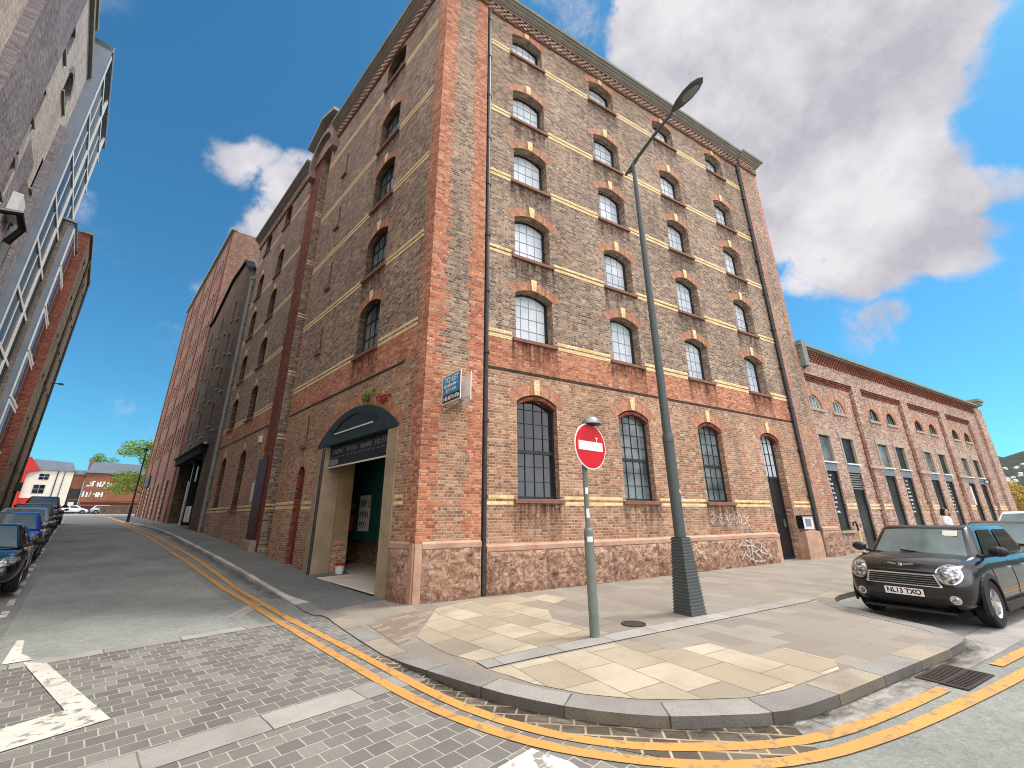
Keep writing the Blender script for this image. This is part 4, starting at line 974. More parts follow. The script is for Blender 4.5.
def scrawl(mb, x0, x1, z, h, y, seed, th=.02, dens=1.):
    """worn, unreadable lettering: short painted strokes"""
    r = random.Random(seed); x = x0
    while x < x1-h*.3:
        wd = h*r.uniform(.45, .75)
        for k in range(r.choice((2, 3, 3))):
            typ = r.random()
            if typ < .5: xx = x+r.choice((0, wd*.7)); mb.box(xx, xx+th*1.3, y-.004, y, z, z+h*r.uniform(.8, 1.))
            elif typ < .85: zz = z+h*r.choice((0, .45, .85)); mb.box(x, x+wd*.8, y-.0035, y, zz, zz+th)
            else: mb.prism([(x, z), (x+th*1.3, z), (x+wd*.8, z+h), (x+wd*.8-th*1.3, z+h)], y-.003, y, back=False)
        x += wd+h*.14
mb = MB()
for a, b, h, sdd in ((-5.25, -4.45, .15, 1), (-4.25, -3.5, .15, 2), (-3.3, -2.6, .13, 3), (-2.45, -1.6, .18, 4)): scrawl(mb, a, b, 3.66, h, .118, sdd, .028)
for k in range(14): mb.box(-5.3+k*.27, -5.15+k*.27, .115, .12, 3.55, 3.575)
mb.build('lettering', M['galv'], sg, FL)
# passage inside
mb = MB()
mb.quad((-9.2, .05, .2), (-.9, .05, .04), (-.9, 2.4, .06), (-9.2, 2.4, .22)); mb.build('passage_floor', M['palefloor'], WH, FL)
mb = MB(); mb.quad((-5.42, -.07, .125), (-1.5, -.07, .045), (-1.5, .06, .052), (-5.42, .06, .13)); mb.build('threshold', M['palefloor'], WH, FL)
mb = MB(); mb.box(-5.42, -5.3, .5, .95, 1.05, 3.9); mb.build('passage_pier', M['cementwall'], WH, FL)
mb = MB(); mb.box(-5.42, -5.29, .5, .955, -.1, 1.05); mb.quad((-9.2, 2.4, -.1), (-.9, 2.4, -.1), (-.9, 2.4, 3.9), (-9.2, 2.4, 3.9)); mb.build('passage_wall', M['rosy'], WH, FL)
mb = MB(); mb.quad((-.95, .5, -.1), (-.95, 2.4, -.1), (-.95, 2.4, 3.9), (-.95, .5, 3.9)); mb.quad((-9.2, .5, 3.9), (-.9, .5, 3.9), (-.9, 2.4, 3.9), (-9.2, 2.4, 3.9)); mb.quad((-9.2, 2.4, -.1), (-9.2, .5, -.1), (-9.2, .5, 3.9), (-9.2, 2.4, 3.9)); mb.build('passage_lining', M['plaster'], WH, FL)
mb = MB(); mb.box(-8.3, -5.05, 1.86, 1.9, 1.0, 3.9); hb = mb.build('hoarding', M['hoarding2'], WH, FL)
mb = MB(); mb.box(-6.55, -5.75, 1.85, 1.858, 1.3, 2.5); po = mb.build('poster', M['offwhite'], hb, FL)
for zz_, hh_, sd2 in ((2.1, .25, 9), (1.75, .22, 10), (1.42, .2, 11)): mb = MB(); scrawl(mb, -6.45, -5.85, zz_, hh_, 1.848, sd2, .03); mb.build('lettering', M['fascia'], po, FL)
mb = MB(); mb.box(-7.65, -6.95, 1.72, 1.858, 1.3, 1.85); mb.build('control_box', M['redpaint'], hb, FL)
mb = MB(); mb.box(-7.6, -6.95, 1.84, 1.858, 1.98, 2.25); mb.build('notice', M['tan'], hb, FL)
mb = MB(); mb.box(-8.28, -7.7, 1.8, 1.87, .1, 1.0); mb.build('maroon_panel', M['maroon'], WH, FL)
def ribbon(name, lines, wd, mat, F, par, y):
    mb = MB()
    for P in lines:
        P = [Vector((a, b, 0)) for a, b in P]; P = smooth_line(P, 2)
        A, B = offset_line(P, wd/2), offset_line(P, -wd/2)
        for i in range(len(P)-1): mb.face([(B[i].x, y, B[i].y), (B[i+1].x, y, B[i+1].y), (A[i+1].x, y, A[i+1].y), (A[i].x, y, A[i].y)])
    return mb.build(name, mat, par, F)
ribbon('graffiti', [[(-7.5, 3.1), (-7.3, 3.4), (-7.15, 3.0), (-7.35, 2.9)], [(-7.1, 3.0), (-6.9, 3.45), (-6.7, 3.1), (-6.95, 3.0)], [(-6.6, 3.4), (-6.3, 3.2), (-6.5, 2.95), (-6.0, 3.3)], [(-7.3, 2.7), (-7.2, 2.45)], [(-7.35, 2.6), (-7.1, 2.75)]], .045, M['spandrel'], FL, hb, 1.85)
mb = MB(); mb.tube([(-5.43, -.08, .0), (-5.43, -.08, 3.85)], .045); mb.build('guide_post', M['drain'], WH, FL)
# graffiti on the front
gy = RY-.012
ribbon('graffiti', [[(10.25, 1.85), (10.45, 1.6), (10.3, 1.4)], [(10.2, 1.45), (10.5, 1.75)], [(10.55, 1.5), (10.75, 1.85), (10.95, 1.55), (10.7, 1.4), (10.6, 1.6)], [(11.35, 1.75), (11.1, 1.7), (11.3, 1.5), (11.05, 1.4)], [(11.45, 1.8), (11.5, 1.4)], [(11.75, 1.75), (11.5, 1.6), (11.85, 1.4)], [(11.95, 1.75), (12.1, 1.55), (12.3, 1.7)], [(12.1, 1.55), (12.35, 1.2)], [(11.3, 1.65), (11.6, 1.45)], [(10.9, 1.8), (11.15, 1.5), (11.0, 1.35)], [(11.6, 1.85), (11.9, 1.6), (11.7, 1.35), (12.2, 1.5)], [(10.2, 1.6), (10.6, 1.7), (11.0, 1.55), (11.5, 1.62)], [(10.35, 1.85), (10.15, 1.7)]], .05, M['spray'], FR, WH, gy)
ribbon('graffiti', [[(11.5, .85), (11.75, .5), (11.6, .2)], [(11.9, .9), (11.8, .35), (11.95, .1)], [(11.3, .75), (12.1, .7), (12.4, .45)], [(12.2, .9), (12.6, .6), (12.9, .3)], [(11.2, .3), (11.5, .55)], [(12.0, .5), (12.3, .3)], [(11.6, .9), (12.0, .75), (11.8, .5), (12.2, .55)], [(11.4, .5), (11.9, .2), (12.5, .2)], [(12.5, .8), (12.3, .5), (12.7, .4)], [(11.1, .7), (11.4, .85)]], .045, M['spray'], FR, WH, RY-.2)
# drainpipes
def drain(F, x, y, z0, z1, r, mat, step=1.9, hopper=True):
    mb = MB(); mb.tube([(x, y, z0), (x, y, z1)], r, 12)
    p = mb.build('drainpipe', M[mat], WH, F)
    z = z0+.4
    while z < z1: mb = MB(); mb.lathe([(r+.001, -.05), (r+.018, -.05), (r+.018, .05), (r+.001, .05)], 12, c=(x, y, z)); mb.box(x-r*1.9, x+r*1.9, y, y+.1, z-.03, z+.03); mb.build('collar', M[mat], p, F); z += step
    if hopper:
        mb = MB(); mb.box(x-.14, x+.14, y-.13, y+.1, z1, z1+.22); mb.build('hopper', M[mat], p, F)
    return p
drain(FR, 1.67, RY-.08, -.1, 19.8, .06, 'drain', hopper=False); drain(FR, 16.7, RY-.08, .15, 19.95, .065, 'drain', hopper=False)
drain(FL, -21.6, -.14, 1.0, 17.3, .1, 'greypipe', 1.4)
mb = MB(); mb.box(-22.0, -21.2, -.3, .02, .7, 1.0); mb.build('gully_block', M['concrete'], WH, FL)
# roof
back = [C0, RP(18.3, 0), RP(18.3, -14), LP(21.9, 12), LP(21.9, 0)]
mb = MB(); mb.face([(p.x, p.y, 20.3) for p in back]); mb.build('roof', M['roofing'], WH, Matrix.Identity(4))
mb = MB(); a, b = RP(18.3, -14), LP(21.9, 12); mb.quad((a.x, a.y, 0), (b.x, b.y, 0), (b.x, b.y, 20.3), (a.x, a.y, 20.3)); mb.build('rear_wall', M['brown'], WH, Matrix.Identity(4))
# weeds on the arch
def leaves(mb, c, rx, ry, rz, n, size, r, mi=0, shell=.5):
    for _ in range(n):
        while True:
            v = Vector((r.uniform(-1, 1), r.uniform(-1, 1), r.uniform(-1, 1)))
            if shell*shell < v.length_squared < 1: break
        p = Vector(c)+Vector((v.x*rx, v.y*ry, v.z*rz)); a = Vector((r.gauss(0, 1), r.gauss(0, 1), r.gauss(0, 1))).normalized(); b = a.orthogonal().normalized(); cc = a.cross(b)
        s = size*r.uniform(.6, 1.3)
        mb.face((p-b*s, p-cc*s*.5, p+b*s, p+cc*s*.5), mi=mi)
def weed(loc, label, mats, sc, n, sd):
    mb = MB(); r = random.Random(sd)
    leaves(mb, (0, 0, sc*.3), sc, sc*.35, sc*.4, n, sc*.11, r, 0, 0)
    t = thing('weed', label, 'plant', loc)
    mb.build('leaves', mats, t)
    mb = MB()
    for k in range(5): mb.tube([(r.uniform(-.1, .1)*sc, 0, -.02), (r.uniform(-.6, .6)*sc, -.05, sc*.45)], .008, 5)
    mb.build('stems', M['bark'], t)
weed(FL @ L4(-2.75, -.05, 4.93), 'green weed rooted on top of the dark entrance arch', M['leaf'], .45, 140, 5)
weed(FL @ L4(-1.85, -.05, 4.72), 'reddish creeper growing on the brick beside the entrance arch', M['leafred'], .4, 130, 6)
# ------------------------------------------------------------------ long low hall beyond the warehouse
LH = thing('market_hall', 'long two storey rose brick hall with paired windows beyond the warehouse', 'hall', frame(DR, -NR, RP(18.3, 0)))
bays = [(18.45, 23.15, 18.55, 20.8), (24.1, 29.2, 24.67, 26.8), (30.1, 35.25, 30.72, 32.92), (36.2, 41.0, 36.85, 39.15)]
HW = 1.24
mb = MB(); wall(mb, 18.32, 18.45, -.3, 9.6, 0)
RH = .14
for i, (a, b, w1, w2) in enumerate(bays):
    hs = []
    for x in (w1, w2):
        hs += [H(x, x+HW, 6.55, 6.6, HW/2, .14), H(x, x+HW, 4.05, 5.26, 0, .12)]
        hs.append(H(x, x+HW, (.2 if (i == 0 and x == w2) or (i == 3 and x == w2) else 1.05), 3.98, 0, .14))
    wall(mb, a, b, -.3, 8.2, RH, hs)
    mb.quad((a, 0, -.3), (a, RH, -.3), (a, RH, 8.2), (a, 0, 8.2)); mb.quad((b, RH, -.3), (b, 0, -.3), (b, 0, 8.2), (b, RH, 8.2))
    mb.quad((a, RH, 8.2), (b, RH, 8.2), (b, 0, 8.2), (a, 0, 8.2))
    nx = bays[i+1][0] if i < 3 else 43.8
    wall(mb, b, nx, -.3, 8.2, 0)
wall(mb, 18.45, 43.8, 8.2, 9.6, 0)
mb.quad((43.8, 0, -.3), (43.8, 14, -.3), (43.8, 14, 9.6), (43.8, 0, 9.6)); mb.quad((43.8, 14, -.3), (18.32, 14, -.3), (18.32, 14, 9.6), (43.8, 14, 9.6))
mb.build('wall', M['hallbrick'], LH, FR)
mb = MB()
for i, (a, b, w1, w2) in enumerate(bays):
    for z, o in ((8.02, .05), (8.12, .09), (7.92, .03)): mb.box(a+.02, b-.02, RH-o, RH+.01, z-.03, z+.045, skip='k')
    for x in (b-.18,): toothed(mb, b-.004, .2, .14, .2, 7.8, RH, -1, .15, seed=30+i)
mb.build('panel_corbel', M['redbrick'], LH, FR)
mb = MB()
for k in range(5): dogtooth(mb, 18.35, 43.75, 8.92+k*.11, -.01, .07, .05+.008*k, .25, .125, .125*(k % 2))
mb.build('dentils', M['redbrick'], LH, FR)
mb = MB(); mb.box(18.35, 43.8, -.12, .1, 9.5, 9.56); mb.box(18.3, 43.9, -.22, .4, 9.56, 9.68); mb.build('coping', M['cornice'], LH, FR)
mb = MB(); mb.box(43.3, 44.3, -.3, .9, 9.68, 9.9); mb.box(43.2, 44.4, -.4, 1., 9.9, 10.1); mb.build('gable_cap', M['cornice'], LH, FR)
mb = MB(); mb.box(42.6, 44.0, -.16, .5, -.2, 9.3); mb.build('end_pier', M['hallbrick'], LH, FR)
for i, (a, b, w1, w2) in enumerate(bays):
    for k, x in enumerate((w1, w2)):
        xc = x+HW/2
        f = link('window', frame_mesh(HW, .05, HW/2, 4, 1, fw=.04, mat='white' if i == 0 else 'frame'), LH, FR @ L4(xc, RH+.1, 6.55)); link('pane', pane_mesh(HW, .05, HW/2, 'glassgrey'), f)
        link('sill', sill_mesh(HW, .14, mat='hallstone'), f, local=L4(0, -.1, 0)); link('arch', arch_mesh(HW, HW/2, ext=0, th=.4, mat='archbrick'), f, local=L4(0, -.1, .05)); link('keystone', key_mesh(HW/2, .62, 'hallstone', .14), f, local=L4(0, -.1, .05))
        f = link('window', frame_mesh(HW, 1.21, 0, 1, 1, fw=.05), LH, FR @ L4(xc, RH+.09, 4.05)); link('pane', pane_mesh(HW, 1.21, 0, 'glassgrey' if k == 0 else 'glassdull'), f)
        mb = MB(); mb.box(-HW/2-.15, HW/2+.15, -.125, -.08, 1.21, 1.5); mb.box(HW/2-.06, HW/2+.14, -.115, -.0, 0, 1.21); mb.box(-HW/2-.1, -HW/2+.02, -.115, -.08, 0, 1.21); mb.build('lintel', M['hallstone'], f)
        mb = MB(); mb.box(-HW/2-.05, HW/2+.05, -.17, .0, -.07, -.005); mb.build('ledge', M['white'], f)
        z0 = .2 if (i == 0 and k == 1) or (i == 3 and k == 1) else 1.05
        d = link('shop_window' if z0 > 1 else 'door', frame_mesh(HW, round(3.98-z0, 3), 0, 1, 1, fw=.07), LH, FR @ L4(xc, RH+.1, z0)); link('pane', pane_mesh(HW, round(3.98-z0, 3), 0, 'glassdull'), d)
        mb = MB(); mb.box(-HW/2+.01, HW/2-.01, -.09, -.035, 3.62-z0, 3.97-z0); mb.build('spandrel_panel', M['spandrel'], d)
        if z0 > 1: mb = MB(); mb.box(-HW/2-.1, HW/2+.1, -.26, -.03, -.1, 0); mb.build('ledge', M['hallstone'], d)
        if i == 0 and k == 1: 
            mb = MB()
            for q in range(7): mb.box(-HW/2+.08, HW/2-.08, -.05, -.02, 2.85-z0+q*.11, 2.91-z0+q*.11)
            mb.build('louvre', M['galv'], d)
        if (i, k) in ((0, 0), (1, 1), (2, 1)):
            mb = MB(); rr = random.Random(i*5+k); z = 3.4-z0
            while z > 1.6-z0:
                scrawl(mb, -.3+rr.uniform(0, .2), .0+rr.uniform(0, .2), z, .08, .006, int(z*100), .018); z -= .2
            mb.build('window_lettering', M['signwhite'], d)
        if i == 3 and k == 0: mb = MB(); mb.box(-.5, .1, .0, .01, 1.2, 2.4); mb.build('window_poster', M['offwhite'], d)
cuts = [(x-.02, x+HW+.02) for (a, b, w1, w2) in bays for x in (w1, w2)]
for (a, b, w1, w2) in bays: band(LH, FR, a+.01, b-.01, 1.95, RH, cuts)
for a, b in ((23.16, 24.09), (29.21, 30.09), (35.26, 36.19), (41.01, 42.6)): band(LH, FR, a, b, 1.95, 0, [])
for a, b in ((23.16, 24.09), (29.21, 30.09), (35.26, 36.19)): mb = MB(); mb.box(a-.35, b+.35, -.06, .0, 3.9, 4.06); mb.build('impost_stone', M['hallstone'], LH, FR)
mb = MB(); mb.tube([(41.2, RH-.07, 0), (41.2, RH-.07, 9.4)], .06, 8); mb.tube([(18.55, -.09, 8.4), (18.5, -.09, 9.4)], .05, 8); mb.build('drainpipe', M['drain'], LH, FR)
mb = MB(); mb.box(18.36, 18.75, -.25, .0, 8.5, 9.8); mb.build('gutter_box', M['greypipe'], LH, FR)
mb = MB(); q = [RP(18.3, 0), RP(43.8, 0), RP(43.8, -14), RP(18.3, -14)]; mb.face([(p.x, p.y, 9.45) for p in q]); mb.build('roof', M['slate'], LH, Matrix.Identity(4))
mb = MB(); mb.tube([(38.75, .12, 3.75), (38.75, -.2, 3.75)], .02); mb.lathe([(0, -.03), (.15, -.03), (.15, .03), (0, .03)], 20, axis='x', c=(38.75, -.3, 3.72)); sgn = mb.build('projecting_sign', M['black'], LH, FR)
mb = MB(); mb.lathe([(0, -.036), (.1, -.036), (.1, .036), (0, .036)], 20, axis='x', c=(38.75, -.3, 3.72)); mb.build('sign_face', M['offwhite'], sgn, FR)
# ------------------------------------------------------------------ dark gabled warehouse up the side street
GB = thing('gabled_warehouse', 'dark brown gabled brick warehouse with a black loading entrance', 'warehouse', FL @ L4(-29, 0, 1.3))
prof = [(22.0, 18.3), (24.3, 19.5), (25.6, 20.7), (29.6, 20.75), (34.8, 18.9), (36.5, 18.9)]
cols2 = [(24.6, .16, .95, 0), (26.3, .55, 1.5, .15), (28.2, .16, .95, 0), (30.4, .55, 1.5, .15), (32.2, .16, .95, 0), (34.2, .5, 1.4, .15)]
hs = [H(-35.0, -25.8, -.2, 6.1, 0, 1.2)]
for k, zz in enumerate((7.6, 10.3, 13.0, 15.7)):
    for j, (s, wd, hh, rs) in enumerate(cols2): hs.append(H(-s-wd, -s, zz+.35*(j % 2), zz+.35*(j % 2)+hh, rs, .25))
mb = MB(); wall(mb, -36.5, -22.0, -.2, 18.3, 0, hs)
mb.prism([(-36.5, 18.3), (-22.0, 18.3)] + [(-s, z) for s, z in prof[1:]], 0, .4)
mb.build('wall', M['darkbrick'], GB, FL)
mb = MB(); toothed(mb, -22.0, 1.5, 1.35, .6, 18.2, 0, -1, seed=41); mb.build('quoin', M['redbrick'], GB, FL)
mb = MB(); toothed(mb, -36.5, .5, .4, 1., 18.5, 0, 1, seed=42); mb.build('quoin', M['redbrick'], GB, FL)
mb = MB()
P = [(-s, z) for s, z in prof][::-1]
for (a, b), (c, d) in zip(P, P[1:]): mb.prism([(a, b), (c, d), (c, d+.22), (a, b+.22)], -.16, .45)
mb.build('gable_coping', M['flatblack'], GB, FL)
for k, zz in enumerate((7.6, 10.3, 13.0, 15.7)):
    for j, (s, wd, hh, rs) in enumerate(cols2):
        z = zz+.35*(j % 2)
        if wd > .3: f = window(GB, FL, -s-wd, -s, z, z+hh, rs, 0, .2, 2, 3, 'glassdark', key=False, arch=False, sillmat='cornice')
        else:
            mb = MB(); mb.box(-s-wd, -s, .2, .22, z, z+hh); f = mb.build('slit_window', M['glassdark'], GB, FL); mb = MB(); mb.box(-s-wd-.2, -s+.2, -.1, .02, z-.3, z-.18); mb.build('sill', M['cornice'], f, FL)
mb = MB(); mb.quad((-35.0, 1.2, -.2), (-25.8, 1.2, -.2), (-25.8, 1.2, 6.1), (-35.0, 1.2, 6.1)); mb.box(-31.2, -30.9, .3, 1.2, .8, 6.1); mb.box(-28.2, -28.0, .4, 1.2, .8, 6.1); mb.build('loading_doors', M['black'], GB, FL)
mb = MB(); mb.prism([(-35.4, 5.9), (-25.3, 5.9), (-25.3, 6.4), (-35.4, 6.4)], -.35, .02); mb.box(-35.6, -25.1, -.45, .02, 6.4, 6.52); mb.build('loading_canopy', M['flatblack'], GB, FL)
for q_ in ((-29.6, -29.4, -.03, .02, 1.4, 4.4), (-27.2, -26.9, -.03, .02, 4.2, 5.2), (-27.6, -26.4, -.1, .02, 1.6, 2.6)): mb = MB(); mb.box(*q_); mb.build('white_panel', M['offwhite'], GB, FL)
mb = MB(); mb.box(-26.9, -25.9, -.1, 0, 6.45, 6.75); mb.build('sign_box', M['offwhite'], GB, FL)
mb = MB(); q = [(-36.5, .4, 18.5), (-22.0, .4, 18.0), (-22, 14, 18.), (-36.5, 14, 18.5)]; mb.face(q); mb.build('roof', M['slate'], GB, FL)
# ------------------------------------------------------------------ tall rose brick warehouse beyond it
TB = thing('tall_warehouse', 'very tall rose brick warehouse with triple narrow windows beside the gabled one', 'warehouse', FL @ L4(-48, 0, 1.8))
TT = 29.8
strips = [37.0, 43.2, 49.6, 56.0, 60.8]
zz3 = [8.2, 11.7, 15.2, 18.7, 22.2, 25.7]
hs = []
for a, b in zip(strips, strips[1:]):
    cx = (a+b)/2+.35
    for z in zz3:
        for q in (-1.3, 0, 1.3):
            if b-a > 5 or q < .5: hs.append(H(-cx-q-.3, -cx-q+.3, z, z+1.75, .12, .25))
    hs += [H(-cx-.9, -cx+.5, -.2, 5.0, .25, .4)]
mb = MB(); wall(mb, -61.5, -36.5, -.2, TT, .05, hs)
mb.quad((-36.5, .05, -.2), (-36.5, 14, -.2), (-36.5, 14, TT+1.4), (-36.5, .05, TT)); mb.quad((-61.5, 14, -.2), (-61.5, .05, -.2), (-61.5, .05, TT), (-61.5, 14, TT))
mb.build('wall', M['rosebrick'], TB, FL)
for i, s in enumerate(strips):
    mb = MB(); mb.box(-s-.9, -s, -.02, .06, .8, TT-.3, skip='k'); mb.build('pilaster', M['redbrick'], TB, FL)
for h in hs:
    if h['z0'] > 5:
        f = link('window', frame_mesh(.6, 1.75, .12, 2, 3, fw=.04), TB, FL @ L4((h['x0']+h['x1'])/2, .25, h['z0'])); link('pane', pane_mesh(.6, 1.75, .12, 'glassdark'), f)
    else:
        mb = MB(); mb.box(h['x0'], h['x1'], .4, .44, 0, 5.2); d = mb.build('door', M['black'], TB, FL)
        for z in [1.6+.42*k for k in range(9)]: mb = MB(); mb.box(h['x0']-.16, h['x0'], -.01, .06, z, z+.24); mb.build('jamb_stone', M['offwhite'], TB, FL)
mb = MB(); mb.box(-61.6, -36.4, -.2, .3, TT, TT+.3); mb.build('coping', M['cornice'], TB, FL)
mb = MB(); mb.box(-58.5, -54.6, -.12, .02, 5.4, 6.6); mb.build('name_panel', M['hoarding'], TB, FL)
mb = MB(); mb.face([(-61.5, .05, TT), (-36.5, .05, TT), (-36.5, 14, TT+.2), (-61.5, 14, TT+.2)]); mb.build('roof', M['roofing'], TB, FL)
# ------------------------------------------------------------------ far side of the side street
F0 = FX(-9.7)
OB = thing('old_warehouse', 'old grey brick warehouse with painted sunlit and shaded wall patches and dark piers', 'warehouse', F0 @ L4(12, 0, .4))
OT = 23.9
hs = [H(13.2, 14.0, 20.3, 21.8, 0, .35), H(15.4, 16.9, 20.0, 21.0, .5, .35), H(12.4, 13.7, 16.5, 18.1, 0, .35), H(13.1, 13.9, 13.1, 14.5, .15, .35), H(16.9, 18.0, 15.6, 17.3, 0, .35), H(16.2, 17.3, 11.8, 13.7, .2, .35), H(14.2, 15.6, 9.6, 11.4, .2, .35), H(9.6, 10.8, 17.5, 19.4, .2, .35), H(9.6, 10.8, 13.2, 15.1, .2, .35), H(6.2, 7.4, 12.2, 14.2, .2, .35), H(16.4, 17.4, 6.4, 8.4, .2, .35), H(13.0, 14.1, 6.4, 8.4, .2, .35)]
mb = MB(); wall(mb, -8, 18.5, -.3, OT, 0, hs, 0, 1); mb.quad((18.5, 0, -.3), (18.5, 12, -.3), (18.5, 12, OT), (18.5, 0, OT)); mb.quad((-8, 12, -.3), (-8, 0, -.3), (-8, 0, OT), (-8, 12, OT)); mb.build('wall', [M['palebrick'], M['greybrick']], OB, F0)
mb = MB(); mb.box(8.4, 11.9, -.3, .02, -.3, OT-.3); mb.box(1.5, 4.5, -.3, .02, -.3, OT-.3); mb.box(17.3, 18.4, -.22, .02, -.3, 19.6); mb.build('pier', M['greybrick'], OB, F0)  # grey piers stand for the shaded bands, shade put into their colour
mb = MB(); mb.box(12.0, 17.3, -.012, .02, 8.8, 15.4, skip='k'); holes_ = None; mb = MB()
for a, b, c, d in ((12.0, 12.35, 9.0, 19.5), (14.2, 16.1, 11.6, 16.2), (15.6, 17.3, 13.9, 15.4), (14.1, 17.3, 8.6, 9.5)): mb.box(a, b, -.012, .02, c, d, skip='k')
mb.build('shade_patch', M['greybrick'], OB, F0)  # grey patches: shade between the sunlit areas painted as brick colour
for h in hs:
    if h['rise'] > 0: f = window(OB, F0, h['x0'], h['x1'], h['z0'], h['zs'], h['rise'], 0, .28, 2, 3, 'glassdark', key=False, archmat='greybrick', sillmat='cornice')
    else: f = window(OB, F0, h['x0'], h['x1'], h['z0'], h['zs'], 0, 0, .28, 2, 3, 'glassdark', key=False, arch=False, sillmat='cornice')
mb = MB(); mb.box(14.9, 15.9, -.28, 0, 13.2, 14.1); mb.build('white_duct', M['white'], OB, F0)
mb = MB()
for k in range(4): mb.box(16.6+k*.35, 16.72+k*.35, -.1, 0, 10.6+k*.3, 13.4+k*.3)
mb.build('wall_louvre', M['greypipe'], OB, F0)
mb = MB(); mb.tube([(12.2, -.1, 14.6), (13.0, -.1, 14.6), (13.0, -.1, 16.0)], .04); mb.build('wall_pipe', M['greypipe'], OB, F0)
mb = MB(); mb.tube([(13.9, -.05, 12.6), (14.2, -.5, 12.9), (14.9, -.6, 12.6), (15.2, -.3, 12.)], .12); mb.build('duct_hood', M['black'], OB, F0)
mb = MB(); mb.box(-8, 18.6, -.14, .3, OT, OT+.25); mb.build('coping', M['cornice'], OB, F0)
mb = MB(); mb.box(11.5, 18.4, .7, 9, OT, 27.0); ph = mb.build('rooftop_storey', M['spandrel'], OB, F0)
mb = MB(); mb.box(11.4, 18.5, .3, 9.2, 27.0, 27.25); mb.build('rooftop_edge', M['cornice'], ph, F0)
mb = MB(); mb.face([(-8, 0, OT), (18.5, 0, OT), (18.5, 12, OT), (-8, 12, OT)]); mb.build('roof', M['roofing'], OB, F0)
# modern glazed block
F1 = FX(-9.25)
MO = thing('glazed_office_block', 'modern block with white framed dark glazing next to the old grey warehouse', 'office block', F1 @ L4(21, 0, .8))
mb = MB(); mb.box(18.52, 27.3, .35, 11, -.3, 25.6); mb.build('core', M['spandrel'], MO, F1)
mb = MB(); mb.box(18.5, 18.72, 0, 2, -.3, 26.6); mb.box(18.5, 27.3, -.05, 2, 26.2, 26.6); mb.build('grey_surround', M['slate'], MO, F1)
fl = [4.2, 6.75, 9.3, 11.85, 14.4, 16.95, 19.6, 22.4, 25.0]
mb = MB()
for z in fl: mb.box(18.72, 27.2, .0, .09, z-.09, z+.09)
for s in (18.72, 22.35, 26.0): mb.box(s, s+.26, -.02, .09, 3.4, 26.2)
mb.build('white_grid', M['white'], MO, F1)
for i, (z0, z1) in enumerate(zip(fl, fl[1:])):
    for s in (19.04, 22.67):
        mb = MB(); mb.box(s-.06, s+3.32, .05, .08, z0+.09, z1-.09); f = mb.build('window', M['glassdull'], MO, F1)
        mb = MB(); mb.box(s+1.62, s+1.68, .02, .05, z0+.09, z1-.09); mb.build('mullion', M['white'], f, F1)
mb = MB(); mb.box(18.72, 27.2, .1, .3, -.3, 4.06); mb.build('base', M['tan'], MO, F1)
# grey panel block with slim white windows
F2 = FX(-8.88)
GP = thing('grey_panel_block', 'slim grey panelled building with a strip of white framed windows', 'building', F2 @ L4(26, 0, 1))
mb = MB(); mb.box(24.0, 28.0, 0, 9, -.3, 18.3); mb.build('panel_wall', M['slate'], GP, F2)
mb = MB(); mb.box(23.94, 24.0, .22, .36, 2, 18.2); mb.build('tan_edge', M['tan'], GP, F2)
fl2 = [2.6+2.6*k for k in range(7)]
for i, z in enumerate(fl2[:-1]):
    mb = MB(); mb.box(24.25, 27.8, -.05, .01, z, z+2.5); f = mb.build('window', M['white'], GP, F2); mb = MB(); mb.box(24.5, 26.0, -.07, -.05, z+.2, z+2.3); mb.box(26.25, 27.6, -.07, -.05, z+.2, z+2.3); mb.build('pane', M['glassdark'], f, F2)
mb = MB(); mb.box(23.9, 28.05, -.1, 9, 18.3, 18.45); mb.build('coping', M['galv'], GP, F2)
# red brick block
F3 = FX(-8.48)
RB = thing('red_brick_block', 'narrow modern red brick block with tan street front and slot windows', 'building', F3 @ L4(32, 0, 1.2))
TT3 = 19.9
hs = []
for z in [3.5+2.75*k for k in range(6)]:
    for s in (29.4, 31.5, 33.6, 35.6): hs.append(H(s, s+.9, z, z+1.5, 0, .2))
mb = MB(); wall(mb, 28.02, 37, -.3, TT3, 0, hs); mb.build('front_wall', M['tan'], RB, F3)
mb = MB(); mb.quad((28.0, 9, -.3), (28.0, 0, -.3), (28.0, 0, TT3), (28.0, 9, TT3)); mb.quad((37, 0, -.3), (37, 9, -.3), (37, 9, TT3), (37, 0, TT3)); mb.build('side_wall', M['redside'], RB, F3)
for h in hs:
    f = link('window', frame_mesh(.9, 1.5, 0, 1, 2, fw=.05), RB, F3 @ L4((h['x0']+h['x1'])/2, .14, h['z0'])); link('pane', pane_mesh(.9, 1.5, 0, 'glassdark'), f)
mb = MB(); mb.box(27.95, 37.1, -.12, .4, TT3, TT3+.2); mb.build('coping', M['cornice'], RB, F3)
mb = MB(); mb.tube([(31.8, -.07, 1.5), (31.8, -.07, TT3)], .06); mb.tube([(36.6, -.07, 1.5), (36.6, -.07, TT3+.4)], .06); mb.build('drainpipe', M['drain'], RB, F3)
mb = MB(); mb.tube([(35.2, 0, 11.2), (35.2, -.5, 11.25)], .03); mb.box(35.12, 35.32, -.65, -.4, 11.17, 11.28); mb.build('wall_floodlight', M['frame'], RB, F3)
mb = MB(); mb.face([(28, 0, TT3), (37, 0, TT3), (37, 9, TT3), (28, 9, TT3)]); mb.build('roof', M['roofing'], RB, F3)
mb = MB(); mb.box(36.3, 36.42, -.3, 0, 3.7, 4.3); sg = mb.build('hanging_sign', M['black'], RB, F3)
